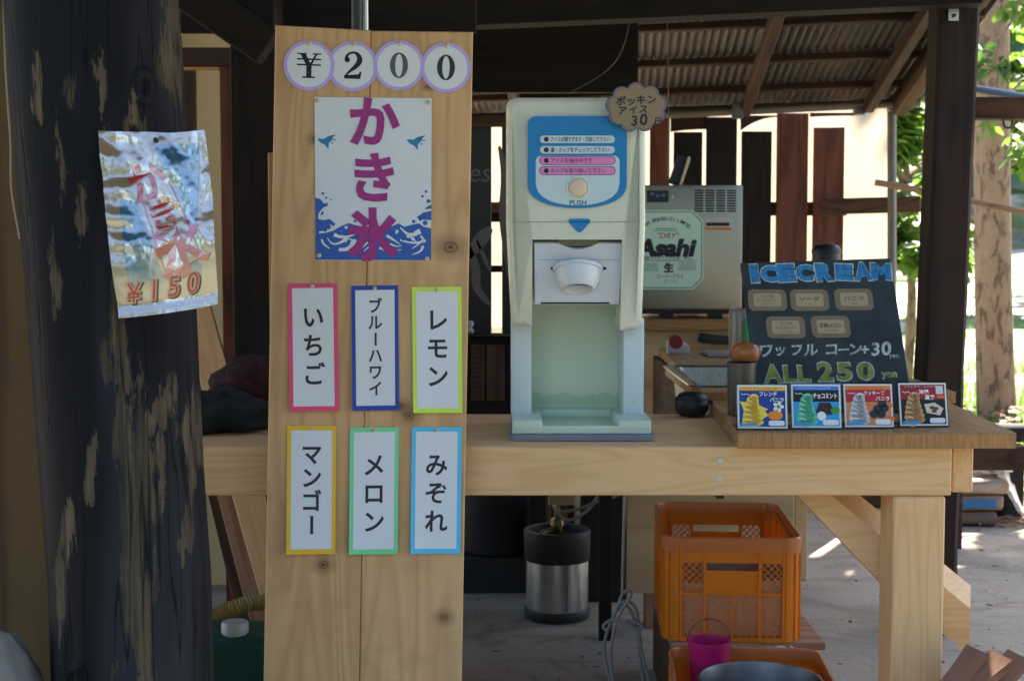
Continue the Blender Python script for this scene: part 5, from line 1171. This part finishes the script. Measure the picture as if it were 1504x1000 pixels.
b.lathe([(.001, .001), (ro * .68, 0), (ro * .70, .004), (ro * .94, zr - .03), (ro * .95, zr - .026), (ro * .97, zr - .024), (ro, zr), (ro * 1.03, zr), (ro * 1.03, zr + .003), (ro * .97, zr + .003), (ro * .92, zr - .02), (ro * .66, .008), (.001, .006)], 44, Matrix.Translation(p))
bk = solo('magenta_bucket', b, 'magenta', 'small magenta bucket with wire handle in front of the orange crates', 'bucket', p, smooth=40)
b = B(); b.tube([p + Vector((ro * 1.04 * cos(t), -.012 * sin(t), zr - .006 + .062 * sin(t))) for t in [pi * i / 16 for i in range(17)]], .0012, 6); part('wire_handle', b, 'black', bk, smooth=60, world=True)
b = B(); p = W(1158, 936, 4.25); p.z = .075; b.lathe([(.001, -.01), (.066, -.01), (.070, 0), (.066, .01), (.001, .01)], 36, Matrix.Translation(p) @ Matrix.Rotation(R(80), 4, 'X')); solo('red_disc', b, col('#b3242c', 1, .35), 'red round lid peeking out behind the orange crate', 'lid', p, smooth=45)
# crumpled grey bag behind the bucket
b = B(); p = W(1112, 949, 3.585)
b.surf(lambda u, v: p + Vector((-.06 + .15 * u, .0 - .04 * v, -.012 + .016 * sin(pi * v) + .01 * mnoise.noise(Vector((u * 14, v * 5, 1))))), 24, 8); solo('grey_wrap', b, 'bagwhite', 'strip of crumpled grey film between the two orange crates', 'plastic wrap', p, smooth=60)

# ------------------------------------------------------------------ keg, panel, cable, dark boxes
K0 = W(818, 918, 4.75); K0.z = .004; kz = lambda py: W(0, py, 4.75).z; kr = .112
keg = thing('beer_keg', 'steel beer keg with black rubber collar and base under the counter', 'keg', K0)
b = B(); b.lathe([(.09, 0), (kr * .98, .004), (kr, .02), (kr, kz(893)), (kr * .97, kz(893) + .004)], 48); part('rubber_base', b, 'rubber', keg, smooth=40)
b = B(); b.lathe([(kr * .95, kz(896)), (kr * .955, kz(885)), (kr * .955, kz(822)), (kr * .95, kz(818))], 48); part('steel_shell', b, 'steel', keg, smooth=40)
b = B(); zt_ = kz(778); b.lathe([(kr * .965, kz(822)), (kr, kz(820)), (kr * 1.02, zt_ - .02), (kr * 1.02, zt_ - .004), (kr, zt_), (kr * .86, zt_), (kr * .84, zt_ - .012), (kr * .82, kz(806)), (.04, kz(800)), (.001, kz(800))], 48); part('rubber_collar', b, 'rubber', keg, smooth=40)
b = B(); zz_ = kz(800); b.lathe([(.028, zz_), (.028, zz_ + .02), (.018, zz_ + .022), (.018, zz_ + .06), (.024, zz_ + .065), (.022, zz_ + .085), (.010, zz_ + .09), (.010, zz_ + .13), (.001, zz_ + .132)], 24); b.tube([(0, 0, zz_ + .05), (-.05, -.03, zz_ + .045), (-.06, -.05, zz_ + .035)], .009, 10); b.tube([(0, 0, zz_ + .04), (.06, -.02, zz_ + .03), (.09, -.02, zz_ + .03)], .008, 10); part('coupler', b, plain('dull_brass', (.16, .13, .09, 1), .4, 1), keg, smooth=40)
def lk(px, py, Y=4.72): return W(px, py, Y) - K0
b = B(); b.tube([lk(822, 752), lk(850, 748), lk(880, 735), lk(910, 728), lk(930, 700)], .0055, 8, smooth=2); part('beer_hose', b, 'cable', keg, smooth=60)
b = B(); b.tube([lk(812, 742), lk(830, 768), lk(858, 755), lk(880, 728), lk(890, 700)], .0055, 8, smooth=2); part('beer_hose', b, 'cable', keg, smooth=60)
slab('plywood_sheet', 922, 1165, 4.56, 640, 871, .025, 'ply_x', 'pale plywood support panel hanging below the sink counter behind the grey cable', 'panel')
b = B(); a, c = W(948, 872, 4.6), W(986, 930, 4.6); b.box(a.x, c.x, 4.6, 4.68, .004, a.z, None, .003, 1); solo('support_block', b, 'rough_z', 'short brown wooden block under the plywood support panel', 'block', Vector(((a.x + c.x) / 2, 4.64, .004)))
b = B(); a, c = W(852, 728, 4.95), W(921, 900, 4.95); b.box(a.x, c.x, 4.95, 5.4, .004, a.z, None, .008, 2); solo('black_box', b, 'black', 'tall black box standing behind the keg', 'box', Vector(((a.x + c.x) / 2, 5.2, .004)))
p = W(727, 800, 5.2); b = B(); b.lathe([(.001, .004), (.12, .004), (.13, .02), (.13, .30), (.135, .31), (.12, .315), (.001, .30)], 32, Matrix.Translation((p.x, 5.2, W(0, 800, 5.2).z - .02 - .0)) @ Matrix.Scale(1, 4)); 
b.box(p.x - .14, p.x + .14, 5.08, 5.34, .004, W(0, 800, 5.2).z - .021, None, .004, 1); solo('black_drum', b, 'rubber', 'black drum on a dark crate in the shade left of the keg', 'drum', (p.x, 5.2, .004), smooth=40)
b = B(); b.tube([W(919, 640, 4.0), W(917, 740, 3.96), W(915, 820, 3.95), W(914, 872, 3.95)], .0045, 8, smooth=1)
lp = [(914, 872), (905, 895), (892, 925), (886, 950), (892, 985), (898, 1003)]
b.tube([W(x, y, 3.95) for x, y in lp], .0048, 8, smooth=2); b.tube([W(x, y, 3.93) for x, y in [(914, 872), (920, 866), (928, 868), (924, 880), (910, 900), (900, 930), (896, 965), (900, 1000)]], .0048, 8, smooth=2)
b.tube([W(x, y, 3.91) for x, y in [(890, 925), (884, 918), (900, 908), (918, 912), (932, 924), (944, 922), (940, 915), (920, 910)]], .0048, 8, smooth=2)
b.tube([W(x, y, 3.94) for x, y in [(908, 888), (920, 880), (934, 890), (938, 915), (940, 945), (946, 975), (955, 1003)]], .0048, 8, smooth=2); b.tube([W(x, y, 3.96) for x, y in [(906, 896), (918, 885), (930, 900), (938, 940), (940, 975), (946, 1003)]], .0048, 8, smooth=2)
fl = [W(898, 1003, 3.95), W(900, 1003, 3.94), W(950, 1003, 3.94)]
b.tube([W(898, 1000, 3.95), Vector((fl[0].x, 3.95, .012)), Vector((fl[0].x + .06, 3.9, .010)), Vector((fl[2].x, 3.94, .012)), W(948, 1000, 3.94)], .0048, 8, smooth=2)
solo('power_cable', b, 'cable', 'grey power cable hanging in a loose knot beside the plywood panel', 'cable', W(915, 872, 3.95), smooth=60)

# ------------------------------------------------------------------ left: leaning planks, cloths, tank, hose, sack
for i, (x0, x1, Y, m_, lb) in enumerate(((352, 250, 3.78, 'pine_z', 'widest pale plank of those leaning behind the counter beside the log'), (322, 222, 3.83, 'rough_z', 'middle pinkish brown leaning plank left of the widest pale one'), (300, 204, 3.88, 'brown_z', 'leftmost leaning brown plank next to the log pillar'))):
    pb = W(x0 + 62, 900, Y); pt = W(x1 + 30, 425 - 30 * i, Y + .22); k = (pb.z - .004) / (pt.z - pb.z); b0 = pb - (pt - pb) * k
    L = (pt - b0).length; b = B().box(-.042 + .008 * i, .042 - .008 * i, -.012, .012, 0, L, None, .002, 1)
    solo('leaning_plank', b, m_, lb, 'plank', zframe(b0, pt, (1, 0, 0)), 'planks leaning behind the counter', world=False)
def lump(c, rx, ry, rz, amp, sd, n=40):
    b = B(); rs = []
    for j in range(1, 20):
        th = pi * j / 20; r = []
        for i in range(n):
            ph = 2 * pi * i / n; d = Vector((sin(th) * cos(ph), sin(th) * sin(ph), cos(th)))
            k = 1 + amp * mnoise.noise(d * 2.3 + Vector((sd, 0, 0))) + amp * .5 * mnoise.noise(d * 6 + Vector((0, sd, 0))) + amp * .35 * abs(mnoise.noise(d * 11 + Vector((0, 0, sd))))
            r.append(Vector((c[0] + rx * k * d.x, c[1] + ry * k * d.y, max(c[2] + rz * k * d.z, c[2] - rz * .55))))
        rs.append(r)
    b.rings(rs); return b
def cloth(name, c1, c2):
    m = N(name); n1 = m.noise(m.coord(), 22, 4); m.bump(m.noise(m.coord(), 160, 3), .4, .002); return m.done(m.mix(n1, c1, c2), .95)
M['redcloth'] = cloth('red_cloth', (.022, .003, .004, 1), (.05, .005, .006, 1)); M['blackcloth'] = cloth('black_cloth', (.006, .007, .008, 1), (.016, .02, .02, 1)); M['sack'] = cloth('sack_cloth', (.17, .16, .14, 1), (.27, .255, .23, 1))
p = onZ(362, 628, ZT); solo('red_cloth', lump((p.x + .02, 3.42, ZT + .056), .14, .13, .10, .28, 3), 'redcloth', 'crumpled dark red cloth on the counter left of the sign board', 'cloth', (p.x, 3.42, ZT + .003), smooth=70)
solo('black_cloth', lump((p.x - .055, 3.30, ZT + .034), .125, .11, .06, .3, 8), 'blackcloth', 'crumpled black cloth lying in front of the red cloth', 'cloth', (p.x - .05, 3.28, ZT + .003), smooth=70)
b = B(); a = W(290, 938, 3.42); c = W(410, 938, 3.42); zt_ = a.z
tank = thing('jerry_can', 'green plastic tank with white screw cap at the foot of the log pillar', 'jerry can', ((a.x + c.x) / 2, 3.5, .004))
b = B(); b.box(-.14, .14, -.08, .12, 0, zt_ - .004, None, .028, 4); part('tank', b, 'green_can', tank, smooth=40)
b = B(); b.lathe([(.030, -.012), (.030, .0), (.034, .001)] + [(.034, .022), (.031, .027), (.001, .028)], 28, Matrix.Translation((W(331, 0, 3.45).x - (a.x + c.x) / 2, -.03, zt_))); part('screw_cap', b, 'capwhite', tank, smooth=40)
for px in ((290 + i) for i in ()): pass
b = B(); hp = [W(300, 915, 3.62), W(325, 900, 3.62), (W(358, 886, 3.62)), W(400, 882, 3.66), W(440, 900, 3.72)]; g_ = hp[0]; hp = [Vector((g_.x - .12, 3.66, .035)), Vector((g_.x - .06, 3.63, .10))] + hp + [Vector((W(470, 900, 3.75).x, 3.75, .03))]
b.tube(hp, lambda t: .0205 + .0022 * sin(t * 430), 12, smooth=5); solo('ribbed_hose', b, 'hose', 'yellow ribbed hose arching behind the green tank', 'hose', hp[0], smooth=60)
p = W(10, 990, 2.45); solo('cloth_sack', lump((p.x - .03, 2.47, .27), .11, .10, .315, .08, 12), 'sack', 'pale grey cloth sack at the bottom left corner by the log', 'sack', (p.x, 2.47, .1), smooth=70)
b = B(); a = W(527, 40, 3.05); b.tube([W(525, 300, 3.08), W(524, -40, 3.05)], .012, 12); solo('black_pole', b, 'black', 'black pole rising behind the top of the sign board', 'pole', a, smooth=60)
b = B(); b.tube([W(538, 300, 3.09), W(537, -40, 3.06)], .0055, 10); solo('chrome_rod', b, 'steelwhite', 'thin shiny rod beside the black pole above the sign board', 'rod', a, smooth=60)

# ------------------------------------------------------------------ right: bags, firewood, litter, kerb
Pb = W(1420, 768, 6.45); Pb.z = .004
bagc = [plain('bag_tan', (.45, .33, .24, 1), .45, var=.3), plain('bag_dark', (.16, .10, .075, 1), .45, var=.3), plain('bag_brown', (.33, .20, .13, 1), .4, var=.3)]
for i, lb in enumerate(('bottom brown paper bag of the pile on the floor behind the counter leg', 'dark middle bag of the pile behind the counter leg', 'tan top bag of the pile behind the counter leg')):
    b = B(); b.box(-.16 - .01 * i, .13, -.12, .14, 0, .068, None, .02, 4); bmesh.ops.subdivide_edges(b.bm, edges=b.bm.edges, cuts=2)
    for v_ in b.bm.verts: v_.co += Vector((.012 * mnoise.noise(v_.co * 14 + Vector((i, 0, 0))), .012 * mnoise.noise(v_.co * 13), .007 * mnoise.noise(v_.co * 16 + Vector((0, 0, i)))))
    o = solo('paper_bag', b, bagc[(1, 2, 0)[i]], lb, 'bag', Matrix.Translation(Pb + Vector((.02 * (i - 1), 0, .072 * i))) @ Matrix.Rotation(R(4 * i - 4), 4, 'Z'), 'bags piled on the floor', smooth=50, world=False)
    if i == 1:
        b = B(); b.box(-.12, .09, -.136, -.133, .015, .055, None, .001, 1); part('blue_label', b, col('#3a6f9e'), o)
b = B(); p = Pb + Vector((.17, -.05, 0))
def film(u, v): return p + Vector((-.03 + .10 * v * (1.2 - u) + .14 * u * v, -.09 + .22 * u, .25 * (1 - v) ** 1.3 + .03 * mnoise.noise(Vector((u * 6, v * 6, 2))) * (1 - v * .6) + .003))
b.surf(film, 26, 26); solo('clear_film', b, 'bagwhite', 'shiny white plastic film spilling off the right side of the bag pile', 'plastic film', p, smooth=70)
b = lump((Pb.x + .11, Pb.y, .262), .07, .06, .05, .6, 5); solo('white_bag', b, 'bagwhite', 'small crumpled white bag on top of the bag pile', 'bag', (Pb.x + .11, Pb.y, .235), smooth=70)
for i, (px, m_) in enumerate(((1292, 'brown_x'), (1285, 'dark_x'))):
    q = W(px, 740, 6.9); b = B(); b.box(q.x - .14, q.x + .12, 6.8, 7.0, .004 + .11 * i, .11 + .11 * i, None, .012, 2); solo('timber_offcut', b, m_, ('lower brown timber block stacked behind the brace', 'upper dark timber block stacked behind the brace')[i], 'timber block', (q.x, 6.9, .004 + .11 * i))
M['split'] = wood('split_wood', (.26, .13, .075, 1), (.12, .05, .028, 1), 'z', 12, 14, .85)
fw = [((1405, 1000), (1433, 962), 2.88, 'leftmost split firewood stick in the bottom right corner'), ((1436, 1000), (1468, 972), 2.90, 'middle split firewood stick in the bottom right corner'), ((1462, 1006), (1494, 970), 2.94, 'rightmost split firewood stick in the bottom right corner, darker at the end')]
for i, (q0, q1, Y, lb) in enumerate(fw):
    a, c = W(*q0, Y), W(*q1, Y + .06); d = (c - a).normalized(); k = (a.z - .02) / d.z; a0 = a - d * min(k, .55); a0.z = max(a0.z, .01); Mf = zframe(a0, c, (1, 0, 0)); L = (c - a0).length
    b = B(); tri = [(-.024, -.018), (.025, -.021), (.021, .016), (-.004, .027)]
    b.rings([[(x * (1 + .1 * sin(z * 20 + i)), y, z) for x, y in tri] for z in [L * j / 8 for j in range(9)]]); solo('firewood_stick', b, 'split', lb, 'firewood', Mf, 'firewood sticks in the corner', world=False)
b = B(); c0 = W(1455, 1150, 2.95); b.box(c0.x - .2, c0.x + .25, 2.86, 3.12, .004, .035, None, .003, 1); 
solo('firewood_board', b, 'rough_x', 'low board on the ground under the firewood sticks', 'board', (c0.x, 3.0, .004))
b = B(); b.beam(W(1395, 672, 5.9), W(1640, 672, 5.7), .06, .10, .006); p = W(1480, 672, 5.8)
for px in (1405, 1560): q = W(px, 690, 5.85); b.box(q.x - .03, q.x + .03, q.y - .0, q.y + .05, .004, q.z - .03, None, .003, 1)
solo('low_rail', b, 'brown_x', 'low brown timber rail right of the counter in front of the tree', 'rail', Vector((p.x, 5.8, .004)))
b = B(); b.tube([W(1425, 640, 6.6), W(1480, 634, 6.65), W(1640, 640, 6.6)], lambda t: .05 + .006 * sin(t * 9), 14, smooth=1); q = W(1470, 640, 6.62)
b.box(q.x - .1, q.x + .1, 6.58, 6.7, .0, q.z - .04); solo('kerb_log', b, 'dark_x', 'dark weathered log lying on a stump at the foot of the tree', 'log', Vector((q.x, 6.62, 0)), smooth=60)
rg_ = random.Random(14); b = B()
for i in range(900):
    x, y = rg_.uniform(-.6, 3.2), rg_.uniform(3.3, 6.7); s_ = rg_.choice((.0015, .002, .002, .003, .003, .005)); a_ = rg_.uniform(0, 6.3)
    if rg_.random() < .5: b.box(-s_ * 2.2, s_ * 2.2, -s_ * .5, s_ * .5, 0, s_ * .5, Matrix.Translation((x, y, .0045)) @ Matrix.Rotation(a_, 4, 'Z'))
    else: b.box(-s_, s_, -s_ * .8, s_ * .8, 0, s_, Matrix.Translation((x, y, .0045)) @ Matrix.Rotation(a_, 4, 'Z'), s_ * .3, 1)
solo('floor_grit', b, plain('grit', (.17, .13, .09, 1), .9, var=.6, vscale=60), None, None, None, kind='stuff')
rl = random.Random(4); b = B()
for i in range(2600):
    x = rl.uniform(1.9, 3.6); y = rl.uniform(6.9, 8.4); 
    if rl.random() < .25: y = rl.uniform(6.3, 7)
    z = terr(x, y) + rl.uniform(.004, .03) + .10 * sst(6.9, 7.6, y); a = rl.uniform(0, 6.3); s_ = rl.uniform(.015, .035); t_ = rl.uniform(-.6, .6); d = Vector((cos(a), sin(a), t_ * .5)) * s_; e = Vector((-sin(a), cos(a), rl.uniform(-.5, .5))) * s_ * .45; p = Vector((x, y, z))
    b.poly([p - d, p + e, p + d, p - e])
litm = plain('dead_leaf', (.22, .12, .065, 1), .8, var=.5, vscale=40); solo('leaf_litter', b, litm, None, None, None, kind='stuff', recalc=False)
b = B()
for i in range(9000):
    x = rl.uniform(1.5, 6.5); y = rl.uniform(7.6, 11.5) if i < 7000 else rl.uniform(11, 18)
    if mnoise.noise(Vector((x * .8, y * .8, 4))) < -.15: continue
    z = terr(x, y); a = rl.uniform(0, 6.3); h_ = rl.uniform(.05, .16); w_ = rl.uniform(.006, .012); d = Vector((cos(a), sin(a), 0)) * w_; ln = Vector((rl.uniform(-.5, .5), rl.uniform(-.5, .5), 1)) * h_; p = Vector((x, y, z - .01))
    b.poly([p - d, p + d, p + ln])
solo('grass', b, 'grass', None, None, None, kind='stuff', recalc=False)

# ------------------------------------------------------------------ trees and foliage
def leaves(b, c, rad, n, size, rnd, droop=.3):
    for i in range(n):
        while True:
            d = Vector((rnd.uniform(-1, 1), rnd.uniform(-1, 1), rnd.uniform(-1, 1)))
            if d.length < 1: break
        p = Vector((c[0] + d.x * rad[0], c[1] + d.y * rad[1], c[2] + d.z * rad[2])); s = size * rnd.uniform(.6, 1.25)
        a = rnd.uniform(0, 6.3); f = Vector((cos(a), sin(a), rnd.uniform(-.9, .3) - droop)).normalized() * s; sd = f.cross(Vector((rnd.uniform(-.5, .5), rnd.uniform(-.5, .5), 1))).normalized() * s * .36; nn = sd.cross(f).normalized() * s * .08
        b.poly([p, p + f * .35 + sd + nn, p + f * .8 + sd * .55 + nn, p + f, p + f * .5]); b.poly([p, p + f * .5, p + f, p + f * .8 - sd * .55 + nn, p + f * .35 - sd + nn])
def tree(name, label, base, trunk, rtr, clumps, lsize, lmat, per, group=None, cat='tree', barkm='bark', sd=1):
    th = thing(name, label, cat, base, group); rnd = random.Random(sd); b = B()
    b.tube([Vector(p) - Vector((0, 0, .0)) for p in trunk], rtr, 18, smooth=2)
    tp = Vector(trunk[-1]); mid = Vector(trunk[len(trunk) // 2])
    for c, r_ in clumps:
        c = Vector(c); st = mid.lerp(tp, rnd.uniform(.2, 1)); b.tube([st, st.lerp(c, .5) + Vector((0, 0, .1)), c], lambda t: max(.006, .035 * (1 - t)), 6, smooth=1)
    part('trunk', b, barkm, th, smooth=60, world=True)
    b = B()
    for c, r_ in clumps:
        nsub = max(2, int(per / 60))
        for k in range(nsub):
            d = Vector((rnd.gauss(0, .5), rnd.gauss(0, .5), rnd.gauss(0, .42))); q = Vector(c) + Vector((d.x * r_[0], d.y * r_[1], d.z * r_[2])); leaves(b, q, [x * .38 for x in r_], 60, lsize, rnd)
    part('crown', b, lmat, th, world=True, recalc=False); return th
Y = 8.5; tb_ = W(1463, 615, Y); tz = terr(tb_.x, Y) - .03
tr = [(tb_.x + .01, Y, tz), (W(1462, 560, Y).x, Y, W(0, 560, Y).z), (W(1458, 400, Y).x, Y, W(0, 400, Y).z), (W(1455, 0, Y).x, Y, W(0, 0, Y).z), (W(1452, 0, Y).x, Y, 5.0), (W(1448, 0, Y).x + .1, Y, 7.8)]
rcl = random.Random(9); cl_ = [((tb_.x + rcl.uniform(-.6, 2.2), Y + rcl.uniform(-1.4, .6), rcl.uniform(6.2, 8.6)), (1.0, 1.0, .6)) for _ in range(12)]
tree('broadleaf_tree', 'tall tree with rough brown bark right of the dark timber post', (tb_.x, Y, tz), tr, lambda t: .122 - .035 * t + .04 * max(0, .08 - t) * 8, cl_, .17, 'leaf', 240, sd=3)
rcl = random.Random(19); cl2 = [((5.7 + rcl.gauss(0, .6), 10.0 + rcl.gauss(0, .7), rcl.uniform(7.8, 9.4)), (1.0, 1.0, .5)) for _ in range(20)] + [((4.7 + rcl.gauss(0, .35), 10.1 + rcl.gauss(0, .3), rcl.uniform(7.9, 9.0)), (.9, .8, .5)) for _ in range(9)]
tree('added_shade_tree', 'tall tree added out of view, its dense crown shading the floor', (6.2, 11.2, terr(6.2, 11.2) - .03), [(6.2, 11.2, terr(6.2, 11.2) - .05), (6.1, 11.0, 3), (5.6, 10.5, 6.5), (5.3, 10.2, 8.5)], lambda t: .2 - .12 * t, cl2, .22, 'leaf2', 360, sd=13)  # unseen tree added so its crown keeps the sun off the floor
def clump(pts, r): return [(tuple(p), r) for p in pts]
Y = 9.6; c0 = W(1335, 250, Y); rs_ = random.Random(21)
cls = clump([Vector((c0.x + rs_.uniform(-.75, .55), Y + rs_.uniform(-.5, .5), rs_.uniform(.75, 2.25))) for _ in range(15)], (.30, .30, .26)); cls = [q for q in cls if q[0][2] < 2.3]
tree('leafy_shrub', 'lime green leafy sapling glowing in the gap left of the dark post', (c0.x, Y, terr(c0.x, Y) - .02), [(c0.x, Y, terr(c0.x, Y) - .05), (c0.x + .05, Y, 1.0), (c0.x - .05, Y, 2.2)], lambda t: .045 - .03 * t, cls, .13, 'leaf', 180, cat='sapling', sd=5)
# leafy branches hanging in front of and beside the trunk
def branch(label, pts, Y, spots, lsize, mat, sd, n):
    pts = [W(x, y, Y) for x, y in pts]; th = thing('leafy_branch', label, 'branch', pts[0]); b = B(); b.tube(pts, lambda t: .010 * (1 - .7 * t), 7, smooth=2); part('twig', b, 'bark', th, smooth=60, world=True)
    b = B(); rnd = random.Random(sd)
    for x, y, r_ in spots: leaves(b, W(x, y, Y), (r_ / F * Y, .12, r_ / F * Y * .8), n, lsize, rnd, .6)
    part('leaf_cluster', b, mat, th, world=True, recalc=False)
branch('green leafy branch hanging across the tree trunk near the top right', [(1520, -160), (1510, -30), (1480, 50), (1445, 68)], 7.6, [(1445, 72, 16), (1462, 92, 20), (1478, 105, 16), (1448, 96, 12)], .085, 'leaf2', 31, 9)
branch('leafy branch at the right edge beside the tree trunk', [(1640, 120), (1560, 170), (1500, 200)], 7.9, [(1492, 208, 22), (1505, 225, 22), (1520, 190, 26), (1492, 6, 18), (1500, 20, 14)], .09, 'leaf', 33, 16)
branch('few bright leaves hanging below the cross rail in front of the trunk', [(1500, 120), (1470, 150), (1455, 172)], 8.1, [(1458, 182, 12)], .085, 'leaf', 35, 7)
# trees on the slope behind, each with its own crown
far = [(6.5, 19, 3.6, 'leaf'), (2.2, 22, 4.5, 'leaf2'), (10.5, 24, 5.5, 'leaf2'), (-2.5, 20, 5, 'leaf2'), (4.0, 30, 6, 'leaf2'), (15.0, 30, 6, 'leaf'), (-8, 24, 6, 'leaf2'), (9, 34, 7, 'leaf')]
for i, (x, y, h_, lm) in enumerate(far):
    z0 = terr(x, y) - .05; rn = random.Random(50 + i)
    c_ = [((x + rn.uniform(-.35, .35) * h_, y + rn.uniform(-.3, .3) * h_, z0 + h_ * rn.uniform(.42, .98)), (h_ * .2, h_ * .2, h_ * .14)) for _ in range(11)]
    tree('background_tree', 'green tree on the bright slope beyond the shed', (x, y, z0), [(x, y, z0), (x + .1, y, z0 + h_ * .4), (x - .1, y, z0 + h_ * .8)], lambda t: .14 - .1 * t, c_, .28, lm, 180, 'trees on the slope', sd=70 + i)
b = B(); rf = random.Random(77)
for i in range(900):
    x = rf.uniform(-70, 110); y = rf.uniform(44, 150); z = terr(x, y) - .5; h_ = rf.uniform(9, 17); r0 = h_ * .16
    for k in range(9):
        t0 = .12 + .88 * k / 9; zc1 = z + h_ * t0; zc2 = zc1 + h_ * .17; rr = r0 * (1 - t0) ** .8 + .15; n = 9; ph = rf.uniform(0, 6)
        top_ = b.bm.verts.new((x, y, min(zc2, z + h_))); low = [b.bm.verts.new((x + rr * rf.uniform(.6, 1.2) * cos(2 * pi * j / n + ph), y + rr * rf.uniform(.6, 1.2) * sin(2 * pi * j / n + ph), zc1 - rf.uniform(0, .5))) for j in range(n)]
        for j in range(0, n): b.bm.faces.new((top_, low[j], low[(j + 1) % n]))
solo('conifer_forest', b, 'conifer', None, None, None, kind='stuff', recalc=False)

# unseen trees added behind the camera: cut low sky light, darken poster reflections
pt = None; rt = random.Random(6)
for i in range(9):
    if i == 3: continue  # gap left so the poster mirrors open sky
    x, y = -16 + 4 * i + rt.uniform(-.8, .8), -10 + rt.uniform(-1, 1)
    if pt is None:
        c_ = [((x + rt.uniform(-1.7, 1.7), y + rt.uniform(-1, 1), rt.uniform(.9, 4.6)), (1.0, .9, .7)) for _ in range(18)]
        pt = tree('added_yard_tree', 'dense green tree added behind the camera to screen low sky light', (x, y, 0), [(x, y, 0), (x, y, 1.6), (x + .1, y, 3.6)], lambda t: .12 - .07 * t, c_, .3, 'leaf2', 180, 'added trees behind the camera', sd=40)
    else:
        o = pt.copy(); C.objects.link(o); o.location = (x, y, 0); o.rotation_euler = (0, 0, rt.uniform(0, 6)); o.scale = [rt.uniform(1.25, 1.5)] * 3
        for ch in [k for k in C.objects if k.parent == pt]: d = ch.copy(); C.objects.link(d); d.parent = o
